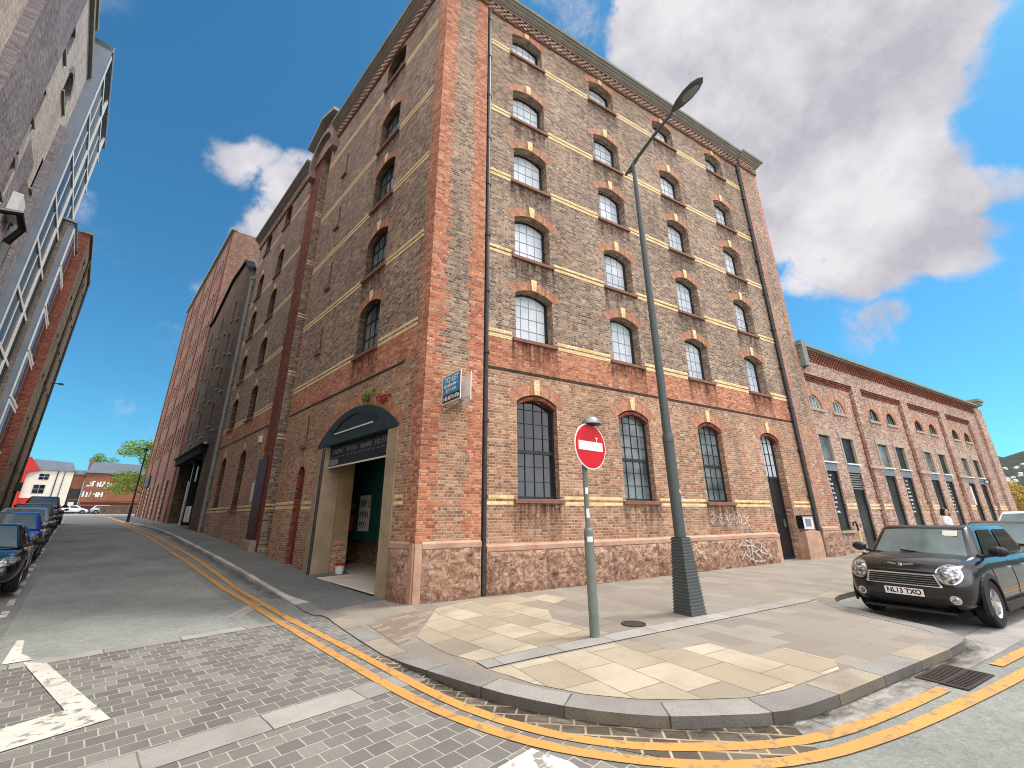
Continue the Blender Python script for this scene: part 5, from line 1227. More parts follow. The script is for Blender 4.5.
# ------------------------------------------------------------------ end of the street
FE = frame(NL, DL, LP(110, 0))        # x = n, y = away, z up
zg = 3.2
RH_ = thing('red_white_house', 'white rendered house with bright red gable bay and slate roof', 'house', FE @ L4(-11, 0, zg))
mb = MB(); mb.box(-19, -6.9, 0, 9, zg-.3, 11.0); mb.build('wall', M['offwhite'], RH_, FE)
mb = MB(); mb.prism([(-14.6, 11.0), (-6.7, 11.0), (-7.4, 12.6), (-12.4, 12.9)], -.3, 9); mb.build('roof', M['slate'], RH_, FE)
mb = MB(); mb.prism([(-14.4, zg-.3), (-12.9, zg-.3), (-12.9, 10.5), (-11.4, 10.9), (-13.0, 13.3), (-16.2, 11.1), (-16.2, 10.4), (-14.6, 10.4)], -.5, 1.); mb.box(-12.9, -9.2, -.1, .02, zg-.2, 5.9); mb.build('red_gable', M['redpaint'], RH_, FE)
for x0, x1, z0, z1 in ((-11.3, -10.0, 9.2, 10.3), (-11.6, -10.1, 6.7, 8.3)):
    mb = MB(); mb.box(x0, x1, -.05, 0, z0, z1); f = mb.build('window', M['slate'], RH_, FE); mb = MB()
    for i in range(2):
        for j in range(2): mb.box(x0+.08+i*(x1-x0)/2, x0+(x1-x0)/2-.04+i*(x1-x0)/2, -.06, -.04, z0+.08+j*(z1-z0)/2, z0+(z1-z0)/2-.04+j*(z1-z0)/2)
    mb.build('pane', M['glassdark'], f, FE)
mb = MB(); mb.tube([(-9.0, -.08, zg), (-9.0, -.08, 10.9)], .07); mb.tube([(-8.1, -.08, zg), (-8.1, -.08, 10.9)], .05); mb.build('drainpipe', M['drain'], RH_, FE)
DB = thing('dark_shop_house', 'small dark fronted house between the white house and the lettered brick one', 'house', FE @ L4(-6, 1, zg))
mb = MB(); mb.box(-6.9, -5.2, .6, 9, zg-.3, 10.5); mb.build('wall', M['farbrick'], DB, FE)
mb = MB(); mb.prism([(-7., 10.5), (-5.1, 10.5), (-5.3, 11.3), (-6.8, 11.3)], .4, 9); mb.build('roof', M['slate'], DB, FE)
mb = MB(); mb.box(-6.85, -5.25, .4, .6, 3.4, 5.6); mb.box(-6.85, -5.3, .45, .6, 6.0, 7.8); mb.build('shopfront', M['frame'], DB, FE)
mb = MB(); mb.box(-6.5, -5.7, .38, .4, 4.4, 5.3); mb.build('pane', M['offwhite'], DB, FE)
LB_ = thing('lettered_brick_house', 'brown brick house with slate roof and faded white lettering on its wall', 'house', FE @ L4(0, 0, zg))
mb = MB(); mb.box(-5.1, 9, 0, 10, zg-.3, 10.9); mb.build('wall', M['farbrick'], LB_, FE)
mb = MB(); mb.prism([(-5.3, 10.9), (9.2, 10.9), (8.6, 13.0), (-4.6, 13.0)], -.35, 10); rf = mb.build('roof', M['slate'], LB_, FE)
mb = MB(); mb.box(-5.2, -4.7, 1, 2, 11.2, 13.5); mb.build('chimney', M['farbrick'], rf, FE)
mb = MB(); scrawl(mb, -4.7, -1.4, 8.3, 1.0, -.01, 61, .18); scrawl(mb, -4.9, -1.7, 6.3, 1.0, -.01, 62, .18); mb.build('wall_lettering', M['signwhite'], LB_, FE)
mb = MB(); mb.box(-4.8, 8, -.06, 0, 4.9, 5.3); mb.box(-4.6, 8, -.04, 0, zg, 4.6); mb.build('shopfront', M['maroon'], LB_, FE)
mb = MB(); mb.box(-3, 8.5, -.08, 0, 5.6, 6.0); mb.build('sign_board', M['farbrick'], LB_, FE)
# low wall and hedge bank across the end
mb = MB(); mb.box(-2.2, 14, -14, -13.6, 2.6, 4.3); o = mb.build('boundary_wall', M['darkbrick'], world=FE); tag(o, 'low dark brick wall at the far end of the street under the tree', 'wall')
# ------------------------------------------------------------------ trees
def tree(loc, label, hgt, crown_r, mat, sd, n=2600, size=.16, trunk_r=.16, squash=.8, group=None, low=.32):
    r = random.Random(sd); t = thing('street_tree', label, 'tree', loc, group)
    mb = MB(); mb.tube([(0, 0, -.3), (.05, .03, hgt*.25), (-.04, .05, hgt*.5), (.05, 0, hgt*.8)], [trunk_r*1.2, trunk_r, trunk_r*.7, trunk_r*.25], 8)
    tips = []
    for k in range(9):
        a = r.uniform(0, 6.28); z = hgt*r.uniform(low, .7); e = Vector((math.cos(a), math.sin(a), r.uniform(.3, .9)))*crown_r*r.uniform(.5, .85)
        mb.tube([(0, 0, z*.8), tuple(Vector((0, 0, z))+e*.5), tuple(Vector((0, 0, z))+e)], [trunk_r*.45, trunk_r*.25, trunk_r*.08], 6); tips.append(Vector((0, 0, z))+e)
    mb.build('trunk', M['bark'], t)
    mb = MB()
    cl = tips + [Vector((r.uniform(-.6, .6)*crown_r, r.uniform(-.6, .6)*crown_r, hgt*r.uniform(low+.15, 1.))) for _ in range(14)]
    for c in cl: leaves(mb, c, crown_r*r.uniform(.25, .5), crown_r*r.uniform(.25, .5), crown_r*r.uniform(.2, .38)*squash, n//len(cl), size, r, 0, .3)
    mb.build('crown', M[mat], t)
    return t
tree(Matrix.Translation(LP(72, 2.2, 2.3)), 'bushy green street tree in front of the lettered brick house', 10.5, 4.6, 'leafbright', 3, 16000, .13, low=.24)
tree(Matrix.Translation(LP(98, 5.2, 3.)), 'green tree rising behind the bushy tree against the tall warehouse', 13.5, 3.4, 'leaf', 13, 6000, .15)
tree(Matrix.Translation(LP(150, -17.5, 3.2)), 'green tree top showing above the roof of the white house', 15.5, 4.2, 'leaf', 5, 4500, .18)
tree(Matrix.Translation(LP(150, -2.0, 3.2)), 'green tree top showing above the roof of the lettered brick house', 15.2, 4., 'leaf', 6, 4500, .18)
# ------------------------------------------------------------------ far right: scrub, roofs and hill
tree(Matrix.Translation(RP(70, -3.5, .2)), 'yellow green bushy tree past the end of the long hall', 5.4, 3.4, 'leafyellow', 8, 9000, .11, low=.1)
tree(Matrix.Translation(RP(76, 2.0, .2)), 'low golden bush near the orange roofed house', 4.2, 3.6, 'leafyellow', 9, 7000, .11, low=.05)
tree(Matrix.Translation(RP(82, 8., .2)), 'golden shrub at the edge of the street beyond the parked cars', 4.0, 4.2, 'leafyellow', 10, 7000, .11, low=.05)
hs_ = thing('orange_roof_house', 'small house with a weathered orange tiled roof among yellow bushes', 'house', frame(DR, -NR, RP(96, 6, 0)))
mb = MB(); mb.box(0, 9, 0, 7, -.3, 4.2); mb.build('wall', M['offwhite'], hs_); mb = MB(); mb.prism([(-.4, 4.2), (9.4, 4.2), (8, 6.0), (1, 6.0)], -.4, 7.4); mb.build('roof', M['orange'], hs_)
def hill():
    from mathutils import noise
    mb = MB(); na, nd = 70, 16
    for i in range(na):
        for j in range(nd):
            def P(i, j):
                az = rad(20+i*80/na); d = 700+j*75; t = j/nd
                e = math.degrees(az)
                h = 235*(math.sin(min(1, t*1.25)*math.pi/2)**1.1)*(.78+.35*noise.fractal(Vector((e*.13, 2.7, 0)), 1, 2, 4)) + 10*noise.fractal(Vector((e*.5, j*.5, 1)), 1, 2, 4)
                return (math.sin(az)*d, math.cos(az)*d, max(-5, h*t**.4-6))
            mb.face([P(i, j), P(i, j+1), P(i+1, j+1), P(i+1, j)], smooth=True)
    T = NT('wooded_hillside'); v = T.geo()
    n = T.noise(v, .035, 8, .75); m2 = T.noise(v, .006, 4, .6)
    c = T.mix(T.rng(n, .35, .65), lin('#272f2b'), lin('#434a40')); c = T.mix(T.rng(m2, .55, .7, 0., .7), c, lin('#6b6250'))
    T.set(color=c, rough=1., spec=.1)
    return struct(mb.build('hill', T.m, weld=True))
hl = hill()
dg = hl.data
bv = BVHTree.FromPolygons([v.co for v in dg.vertices], [tuple(p.vertices) for p in dg.polygons])
r = random.Random(12); k = 0
hproto = None
while k < 34:
    px, py = 985+r.uniform(0, 60), r.uniform(464, 486)
    hit = bv.ray_cast(Vector((0, 0, EYE)), pixdir(px, py))
    if hit[0] is None: k += 1; continue
    if hproto is None:
        mb = MB(); mb.box(-5, 5, -4, 4, -3, 5); mb.prism([(-5.3, 5), (5.3, 5), (0, 8)], -4.2, 4.2); hproto = mb.mesh('hillside_house', [M['offwhite']])
    o = link('hillside_house', hproto, world=Matrix.Translation(hit[0]) @ Matrix.Rotation(r.uniform(0, 3), 4, 'Z') @ Matrix.Diagonal((.55, .55, .5, 1)))
    tag(o, 'tiny pale house scattered on the wooded hillside', 'house', 'houses on the hillside'); k += 1
# ------------------------------------------------------------------ street furniture
def rotz(p, a): return Matrix.Translation(p) @ Matrix.Rotation(a, 4, 'Z')
def text_mesh(s, size, mat, ext=.002, bold=0., shear=0.):
    c = bpy.data.curves.new('lettering', 'FONT'); c.body = s; c.size = size; c.extrude = ext; c.align_x = 'CENTER'; c.align_y = 'CENTER'; c.offset = bold; c.shear = shear
    o = bpy.data.objects.new('lettering', c); COL.objects.link(o); dg = bpy.context.evaluated_depsgraph_get(); dg.update()
    me = bpy.data.meshes.new_from_object(o.evaluated_get(dg)); bpy.data.objects.remove(o); bpy.data.curves.remove(c)
    me.materials.clear(); me.materials.append(mat); return me
# lamp post: local x along the front, local y towards the road (NR)
lp = RP(4.06, 3.61); lz = zpave(lp)
LPF = Matrix(((DR.x, NR.x, 0, lp.x), (DR.y, NR.y, 0, lp.y), (0, 0, 1, lz), (0, 0, 0, 1)))
lam = thing('street_lamp', 'very tall grey green street lamp post with a ribbed square base', 'street lamp', LPF)
mb = MB(); n = 24
def sq(h, z): return [(-h, -h, z), (h, -h, z), (h, h, z), (-h, h, z)]
for i in range(n):
    za, zb_ = 1.3*i/n, 1.3*(i+1)/n; ha, hb = .2-.075*za/1.3, .2-.075*zb_/1.3
    lv = [(ha, za), (ha, za+.03), (ha-.012, za+.036), (hb-.012, zb_-.004), (hb, zb_)]
    for (a, z0), (b, z1) in zip(lv, lv[1:]):
        A, B = sq(a, z0), sq(b, z1)
        for k in range(4): mb.quad(A[k], A[(k+1) % 4], B[(k+1) % 4], B[k])
mb.face(sq(.125, 1.3)); mb.build('ribbed_base', M['lampgreen'], lam)
mb = MB(); mb.lathe([(.105, 1.29), (.105, 3.1), (.112, 3.12), (.112, 3.2), (.088, 3.3), (.066, 8.0), (.05, 10.35), (0, 10.36)], 20); mb.build('column', M['lampgreen'], lam)
mb = MB(); mb.tube([(0, .0, 10.15), (0, -.1, 10.2), (0, -.27, 10.27)], [.05, .045, .03], 10); mb.tube([(0, -.3, 10.22), (0, .2, 10.42), (0, .75, 10.58), (0, 1.3, 10.70)], [.03, .045, .04, .035], 10); mb.tube([(0, 0, 10.28), (0, .3, 10.46)], .03, 8); mb.build('bracket_arm', M['lampgreen'], lam)
mb = MB(); N = 14
prof = [(0, .02, .02), (.08, .07, .045), (.25, .13, .07), (.5, .165, .085), (.72, .15, .08), (.88, .09, .055), (.95, .01, .015)]
for (t0, w0, h0), (t1, w1, h1) in zip(prof, prof[1:]):
    for k in range(N):
        a, b = 2*math.pi*k/N, 2*math.pi*(k+1)/N
        def Q(t, w, h, an): return (w*math.cos(an), 1.28+t*.9, 10.72+t*.09+h*math.sin(an)*(1. if math.sin(an) > 0 else .55))
        mb.face((Q(t0, w0, h0, a), Q(t0, w0, h0, b), Q(t1, w1, h1, b), Q(t1, w1, h1, a)), smooth=True)
lh = mb.build('lamp_head', M['lampgreen'], lam, weld=True)
mb = MB(); mb.lathe([(0, -.02), (.09, -.012), (.11, 0)], 18, c=(0, 0, 0)); gl = mb.build('diffuser', M['galv'], lh, local=L4(0, 1.78, 10.72) @ Matrix.Diagonal((.9, 2.2, 1, 1)))
r = random.Random(3); mb = MB()
for z, a, w_, h_ in ((2.55, -1.7, .05, .12), (2.1, -1.2, .06, .09), (1.75, -2.0, .05, .1), (2.9, -1.9, .04, .1), (1.55, -1.4, .05, .06), (4.1, -1.9, .03, .14)):
    rr = (.107 if z < 3.1 else .088)
    for k in range(3):
        b0, b1 = a+k*w_/rr/3, a+(k+1)*w_/rr/3
        mb.quad((rr*math.cos(b0), rr*math.sin(b0), z), (rr*math.cos(b1), rr*math.sin(b1), z+.01), (rr*math.cos(b1), rr*math.sin(b1), z+h_), (rr*math.cos(b0), rr*math.sin(b0), z+h_-.02))
mb.build('torn_sticker', M['offwhite'], lam, local=Matrix.Rotation(rad(120), 4, 'Z'))
# no entry sign
sp = RP(1.63, 3.87); sz = zpave(sp)
ns = thing('no_entry_sign', 'round red no entry sign on a grey pole in front of the warehouse', 'road sign', Matrix.Translation((sp.x, sp.y, sz)))
mb = MB(); mb.lathe([(.075, 0), (.075, 1.46), (.07, 1.5), (.042, 1.53), (.04, 3.1), (0, 3.1)], 18); mb.build('post', M['polegreen'], ns)
sa = rad(51); SX = Vector((math.sin(sa), math.cos(sa), 0)); SY = Vector((-SX.y, SX.x, 0))   # SY points away from the viewer
SF = frame(SX, SY, Vector((.065, -.01, 2.82)) - SY*.07)
mb = MB(); mb.lathe([(0, .006), (.385, .006), (.39, 0), (.385, -.006), (0, -.006)], 48, axis='y', smooth=False); dsc = mb.build('disc', M['signwhite'], ns, local=SF)
mb = MB(); mb.lathe([(.368, -.0085), (0, -.0085)], 48, axis='y', smooth=False); mb.build('red_face', M['signred'], dsc)
mb = MB(); mb.box(-.3, .3, -.0115, -.0085, -.075, .075); mb.build('white_bar', M['signwhite'], dsc)
mb = MB(); mb.box(.12, .19, -.0125, -.0085, .14, .155); mb.box(.148, .164, -.0125, -.0085, .085, .14); mb.build('scratched_mark', M['offwhite'], dsc)
mb = MB(); mb.box(-.06, .06, .006, .1, .12, .16); mb.box(-.06, .06, .006, .1, -.16, -.12); mb.build('clip', M['galv'], dsc)
mb = MB(); 
for i in range(8):
    a0, a1 = math.pi*i/8, math.pi*(i+1)/8
    for k in range(16):
        b0, b1 = 2*math.pi*k/16, 2*math.pi*(k+1)/16
        if i >= 4: continue
        def Q(a, b): return (.15*math.sin(a)*math.cos(b)*1.25, .1*math.sin(a)*math.sin(b)*1.5, .14*math.cos(a))
        mb.face((Q(a0, b0), Q(a1, b0), Q(a1, b1), Q(a0, b1)), smooth=True)
lh = mb.build('lamp_hood', M['galv'], ns, local=frame(SX, SY, Vector((.16, -.02, 3.2))), weld=True)
mb = MB(); mb.lathe([(0, -.03), (.1, -.02), (.16, 0)], 20); mb.build('lamp_lens', M['frame'], lh)
mb = MB(); mb.tube([(0, 0, 3.0), (.02, 0, 3.2), (.1, 0, 3.24)], .02, 8); mb.build('lamp_arm', M['polegreen'], ns)
mb = MB()
for z, h_ in ((1.68, .14), (2.05, .1), (1.32, .08)):
    rr = .043 if z > 1.5 else .077
    for k in range(4):
        a0, a1 = -2.1+k*.3, -2.1+(k+1)*.3
        mb.quad((rr*math.cos(a0), rr*math.sin(a0), z), (rr*math.cos(a1), rr*math.sin(a1), z), (rr*math.cos(a1), rr*math.sin(a1), z+h_), (rr*math.cos(a0), rr*math.sin(a0), z+h_))
mb.build('sticker', M['signwhite'], ns)
# TO LET boards on the corner pier
bd = thing('letting_board', 'blue and white to let board fixed to the corner pier', 'sign', FR @ L4(.66, 0, 4.3))
p0, p1 = Vector((.42, -.1, 0)), Vector((.56, -.94, 0)); ex = (p0-p1).normalized(); ey = Vector((-ex.y, ex.x, 0))
ex = (p1-p0).normalized(); ey = Vector((-ex.y, ex.x, 0))
BF = FR @ frame(ex, ey, Vector((.42, -.1, 4.3)))
bw = (p1-p0).length
mb = MB(); mb.box(0, bw, 0, .02, 0, .7); b1 = mb.build('board', M['signwhite'], bd, BF)
mb = MB(); mb.box(.05, bw-.02, -.004, 0, .2, .67); mb.build('blue_panel', M['teal'], b1, BF)
mb = MB(); mb.box(.05, bw-.02, -.004, 0, .02, .2); mb.build('black_panel', M['black'], b1, BF)
tm = text_mesh('TO LET', .19, M['signwhite'], .002, .006); link('lettering', tm, b1, BF @ L4(bw/2+.02, -.007, .555) @ Matrix.Rotation(math.pi/2, 4, 'X'))
mb = MB(); scrawl(mb, .12, bw-.08, .38, .08, -.005, 71, .018); scrawl(mb, .2, bw-.2, .26, .08, -.005, 72, .018); scrawl(mb, .1, bw-.08, .06, .1, -.005, 73, .022); mb.build('small_print', M['signwhite'], b1, BF)
q0, q1 = Vector((.98, -.02, 0)), Vector((.82, -.92, 0)); ex2 = (q1-q0).normalized(); ey2 = Vector((-ex2.y, ex2.x, 0))
B2 = FR @ frame(ex2, ey2, Vector((.98, -.02, 4.3)))
mb = MB(); mb.box(0, .92, 0, .02, -.0, .7); mb.build('board_back', M['signwhite'], bd, B2)
mb = MB(); mb.tube([(.45, -.1, 4.35), (.97, -.1, 4.35)], .02, 6); mb.tube([(.56, -.88, 4.35), (.82, -.88, 4.35)], .02, 6); mb.tube([(.6, 0, 4.2), (.7, -.8, 4.3)], .02, 6); mb.build('bracket', M['galv'], bd, FR)
# bucket in the passage
bk = thing('bucket', 'small white plastic bucket with a red rim in the carriage entrance', 'bucket', FL @ L4(-5.12, .72, .13))
mb = MB(); mb.lathe([(0, .0), (.11, 0), (.135, .24), (.125, .24), (.1, .02), (0, .02)], 20); mb.build('tub', M['signwhite'], bk)
mb = MB(); mb.lathe([(.13, .235), (.148, .235), (.148, .3), (.13, .3)], 20); mb.build('rim', M['redpaint'], bk)
# leaning pole by the hall
yp = RP(18.75, .5); mb = MB()
pl = thing('hooked_post', 'cream yellow post with a black hooked top at the foot of the hall', 'post', frame(DR, -NR, Vector((yp.x, yp.y, zpave(yp)))))
mb.tube([(0, 0, 0), (0, 0, .95)], .055, 10); mb.build('shaft', M['yellowpole'], pl)
mb = MB(); mb.tube([(0, 0, .93), (-.02, 0, 1.2), (-.14, 0, 1.32), (-.28, 0, 1.28), (-.34, 0, 1.16)], .035, 8); mb.build('hook', M['black'], pl)
mb = MB(); mb.lathe([(.058, 0), (.06, .12), (.0, .13)], 10); mb.build('foot', M['black'], pl)
# side street lamp column far up
def side_lamp(s, n, label, h=6.0):
    p = LP(s, n); t = thing('street_lamp', label, 'street lamp', Matrix.Translation((p.x, p.y, zpave(p)-.02)))
    mb = MB(); mb.lathe([(.11, 0), (.11, 1.3), (.07, 1.4), (.05, h), (0, h)], 12); mb.build('column', M['frame'], t)
    mb = MB(); mb.box(-.08, .08, -.3, .12, h-.05, h+.1); mb.build('lamp_head', M['frame'], t)
side_lamp(40, -2.0, 'dark slim lamp column at the kerb far up the side street')
# ------------------------------------------------------------------ cars
def evaluated(o):
    dg = bpy.context.evaluated_depsgraph_get(); dg.update(); return bpy.data.meshes.new_from_object(o.evaluated_get(dg))
def car(label, loc, heading, S, paintmat, group, detail=True, plate=None, plate_col='signwhite'):
    """x forward, y left; S: stations, cabin, wheel data"""
    t = thing('parked_car', label, 'car', rotz(loc, heading), group)
    st = S['st']; mb = MB(); rings = []
    for x, w_, zb, zt in st:
        h = zt-zb
        hp = [(0, zb), (.7*w_, zb), (.93*w_, zb+.05), (w_, zb+min(.22, h*.35)), (w_*1.0, zb+h*.62), (.965*w_, zt-min(.1, h*.2)), (.9*w_, zt-.02), (.6*w_, zt+.015), (0, zt+.03)]
        rings.append([(x, y, z) for y, z in hp] + [(x, -y, z) for y, z in hp[-2:0:-1]])
    for A, B in zip(rings, rings[1:]):
        for k in range(len(A)): mb.face((A[k], B[k], B[(k+1) % len(A)], A[(k+1) % len(A)]), smooth=True)
    mb.face(rings[0], smooth=True); mb.face(rings[-1][::-1], smooth=True)
    tmp = link('body', mb.mesh('body', [paintmat], weld=True)); cutters = []
    m = tmp.modifiers.new('s', 'SUBSURF'); m.levels = 2; m.render_levels = 2
    wr = S['wr']
    for wx in S['wx']:
        for sy in (-1, 1):
            c = MB(); c.lathe([(0, -.3), (wr*1.14, -.3), (wr*1.14, .3), (0, .3)], 28, axis='y', c=(wx, sy*(S['wy']+.12), wr))
            co_ = link('cut', c.mesh('cut', [M['trim']], weld=True)); cutters.append(co_)
            b = tmp.modifiers.new('b', 'BOOLEAN'); b.object = co_; b.operation = 'DIFFERENCE'; b.solver = 'EXACT'
    me = evaluated(tmp); me.name = 'body'
    for c in cutters + [tmp]: bpy.data.objects.remove(c)
    for p in me.polygons: p.use_smooth = True
    try: me.set_sharp_from_angle(angle=rad(35))
    except Exception: pass
    body = link('body', me, t)
    bvh = BVHTree.FromPolygons([v.co for v in me.vertices], [tuple(p.vertices) for p in me.polygons])
    def hit(y, z, sx=1):
        h = bvh.ray_cast(Vector((4*sx, y, z)), Vector((-sx, 0, 0)))
        return (h[0], h[1]) if h[0] is not None else (Vector((sx*S['st'][-1][0], y, z)), Vector((sx, 0, 0)))
    def patch_quad(name, c4, mat, par, off=.008, nx=10, nz=4, sx=1, th=.03):
        mb = MB(); G = []
        for j in range(nz+1):
            row = []
            for i in range(nx+1):
                u, v = i/nx, j/nz
                y = (c4[0][0]*(1-u)+c4[1][0]*u)*(1-v)+(c4[3][0]*(1-u)+c4[2][0]*u)*v; z = (c4[0][1]*(1-u)+c4[1][1]*u)*(1-v)+(c4[3][1]*(1-u)+c4[2][1]*u)*v
                p, nn = hit(y, z, sx); row.append(p + nn*off)
            G.append(row)
        for j in range(nz):
            for i in range(nx): mb.face((G[j][i], G[j][i+1], G[j+1][i+1], G[j+1][i]), smooth=True)
        return mb.build(name, mat, par, weld=True)
    def patch_oval(name, cy, cz, ry, rz, mat, par, off=.01, dome=0., tilt=0., r0=0., sx=1):
        mb = MB(); K = 24; R = 6; G = []
        for j in range(R+1):
            f = r0+(1-r0)*j/R; row = []
            for k in range(K):
                a = 2*math.pi*k/K; yy, zz = ry*f*math.cos(a), rz*f*math.sin(a)
                y, z = cy+yy*math.cos(tilt)-zz*math.sin(tilt), cz+yy*math.sin(tilt)+zz*math.cos(tilt)
                p, nn = hit(y, z, sx); row.append(p+nn*(off+dome*(1-f*f)))
            G.append(row)
        for j in range(R):
            for k in range(K): mb.face((G[j][k], G[j][(k+1) % K], G[j+1][(k+1) % K], G[j+1][k]), smooth=True)
        return mb.build(name, mat, par, weld=True)
    # cabin
    xb1, xb0, wb, zb, xt1, xt0, wt, zt = S['cab']
    B = [(xb1, wb, zb), (xb1, -wb, zb), (xb0, -wb*.96, zb), (xb0, wb*.96, zb)]; T_ = [(xt1, wt, zt-.03), (xt1, -wt, zt-.03), (xt0, -wt*.95, zt-.05), (xt0, wt*.95, zt-.05)]
    mb = MB()
    for i in range(4): mb.face((B[i], B[(i+1) % 4], T_[(i+1) % 4], T_[i]))
    mb.face(T_); mb.face(B[::-1])
    tmp = link('cabin', mb.mesh('cabin', [S.get('roofmat', paintmat)], weld=True)); bm_ = tmp.modifiers.new('b', 'BEVEL'); bm_.width = S.get('bev', .11); bm_.segments = 5; bm_.limit_method = 'ANGLE'; bm_.angle_limit = rad(20)
    me2 = evaluated(tmp); bpy.data.objects.remove(tmp); me2.name = 'roof'
    for p in me2.polygons: p.use_smooth = True
    cab = link('roof', me2, t)
    def pane(name, i, u0, u1, v0, v1, par, off=.012, mat='carglass', us=0.):
        a, b, c, d = [Vector(p) for p in (B[i], B[(i+1) % 4], T_[(i+1) % 4], T_[i])]
        nn = (b-a).cross(d-a).normalized(); ctr = Vector((0, 0, 1.2))
        if nn.dot((a+b+c+d)/4-ctr) < 0: nn = -nn
        def P(u, v): return (a*(1-u)+b*u)*(1-v)+(d*(1-u)+c*u)*v + nn*off
        q = [P(u0, v0), P(u1, v0), P(u1-us, v1), P(u0+us, v1)]
        mb = MB(); n = 8
        for k in range(n):
            f0, f1 = k/n, (k+1)/n; bl = lambda f: nn*(.03*(1-(2*f-1)**2) if i in (0, 2) else 0)
            mb.face((q[0]+(q[1]-q[0])*f0+bl(f0), q[0]+(q[1]-q[0])*f1+bl(f1), q[3]+(q[2]-q[3])*f1+bl(f1), q[3]+(q[2]-q[3])*f0+bl(f0)), smooth=True)
        return mb.build(name, M[mat], par, weld=True)
    pane('windscreen', 0, .08, .92, .06, .84, t, mat=S.get('scrmat', 'screen')); pane('rear_window', 2, .1, .9, .2, .88, t)
    for i in (1, 3):
        if i == 1: pane('side_window', i, .1, .47, .1, .86, t, us=.02); pane('side_window', i, .51, .9, .1, .86, t, us=.02)
        else: pane('side_window', i, .1, .49, .1, .86, t, us=.02); pane('side_window', i, .53, .9, .1, .86, t, us=.02)
    # wheels
    def wheel():
        mb = MB(); a = wr; mb.lathe([(a*.62, -.1), (a*.93, -.105), (a, -.08), (a, .08), (a*.93, .105), (a*.62, .1)], 32, axis='y'); o = mb.build('wheel', M['rubber'], t)
        mb = MB(); mb.lathe([(a*.64, .09), (a*.6, .1), (a*.56, .06), (a*.5, .02)], 28, axis='y'); mb.lathe([(0, .075), (.045, .075), (.06, .06), (.06, .0)], 16, axis='y')
        for k in range(5):
            an = 2*math.pi*k/5
            for off in (-.22, .22) if S.get('twin') else (0,):
                ca, sa_ = math.cos(an+off*.5), math.sin(an+off*.5); px, pz = -sa_, ca; w0 = .03 if not S.get('twin') else .02
                P = lambda r_, s_, y_: (ca*r_+px*s_, y_, sa_*r_+pz*s_)
                mb.face((P(.04, -w0, .075), P(.04, w0, .075), P(a*.6, w0*1.25, .085), P(a*.6, -w0*1.25, .085))); mb.face((P(.04, w0, .075), P(.04, w0, .03), P(a*.6, w0*1.25, .03), P(a*.6, w0*1.25, .085))); mb.face((P(.04, -w0, .03), P(.04, -w0, .075), P(a*.6, -w0*1.25, .085), P(a*.6, -w0*1.25, .03)))
        link('rim', mb.mesh('rim', [M['alloy']]), o)
        mb = MB(); mb.lathe([(0, .015), (a*.52, .015)], 20, axis='y'); link('brake_disc', mb.mesh('brake_disc', [M['frame']]), o)
        return o
    proto = wheel(); k = 0
    for wx in S['wx']:
        for sy in (-1, 1):
            o = proto if k == 0 else copy_tree(proto, t)
            o.matrix_basis = L4(wx, sy*(S['wy']-.02), wr) @ (Matrix.Identity(4) if sy > 0 else Matrix.Rotation(math.pi, 4, 'Z')); k += 1
    if S.get('clad'):
        for wx in S['wx']:
            for sy in (-1, 1):
                mb = MB(); yy = sy*(S['W']/2+.006)
                for q in range(16):
                    a0, a1 = math.pi*(-.1+1.2*q/16), math.pi*(-.1+1.2*(q+1)/16); ri, ro = wr*1.08, wr*1.32
                    P = lambda r_, an, y_: (wx+r_*math.cos(an), y_, wr+r_*math.sin(an))
                    mb.face((P(ri, a0, yy), P(ro, a0, yy-sy*.012), P(ro, a1, yy-sy*.012), P(ri, a1, yy)), smooth=True); mb.face((P(ri, a0, yy), P(ri, a1, yy), P(ri, a1, yy-sy*.1), P(ri, a0, yy-sy*.1)), smooth=True); mb.face((P(ro, a0, yy-sy*.012), P(ro, a1, yy-sy*.012), P(ro, a1, yy-sy*.06), P(ro, a0, yy-sy*.06)), smooth=True)
                mb.build('wheel_arch', M['trim'], t)
    # mirrors
    for sy in (-1, 1):
        mb = MB(); c = Vector((xb1-.28, sy*(wb+.2), zb+.14))
        for i in range(6):
            for q in range(12):
                def Q(i, q):
                    a, b = math.pi*i/6, 2*math.pi*q/12; return c+Vector((.085*math.sin(a)*math.cos(b), .125*math.cos(a), .085*math.sin(a)*math.sin(b)))
                mb.face((Q(i, q), Q(i+1, q), Q(i+1, q+1), Q(i, q+1)), smooth=True)
        mb.tube([tuple(c-Vector((0, sy*.05, .03))), (xb1-.25, sy*(wb-.03), zb+.04)], .03, 6); mb.build('wing_mirror', S.get('mirmat', M['trim']), t)
    hl = S['hl']
    for sy in (-1, 1):
        o = patch_oval('headlight', sy*hl[0], hl[1], hl[2]*1.16, hl[3]*1.13, M['chrome'] if S.get('chromehl') else M['trim'], t, .012, tilt=sy*hl[4]); patch_oval('lens', sy*hl[0], hl[1], hl[2], hl[3], M['lens'], o, .016, .03, tilt=sy*hl[4])
    g = S['grille']; gr = patch_quad('grille', g, M['trim'], t, .01)
    if detail:
        mb = MB()
        def line(P, r=.012, mbx=None, off=.016):
            pts = []
            for (a, b), (c, d) in zip(P, P[1:]):
                for k in range(9): f = k/8; p, nn = hit(a+(c-a)*f, b+(d-b)*f); pts.append(tuple(p+nn*off))
            mbx.tube(pts, r, 6)
        line(list(g)+[g[0]], .014, mb); mb.build('grille_surround', M['chrome'], gr)
        mb = MB()
        for k in range(1, 5): f = k/5; line([(g[0][0]*(1-f)+g[3][0]*f, g[0][1]*(1-f)+g[3][1]*f), (g[1][0]*(1-f)+g[2][0]*f, g[1][1]*(1-f)+g[2][1]*f)], .0045, mb, .014)
        mb.build('grille_bars', M['galv'], gr)
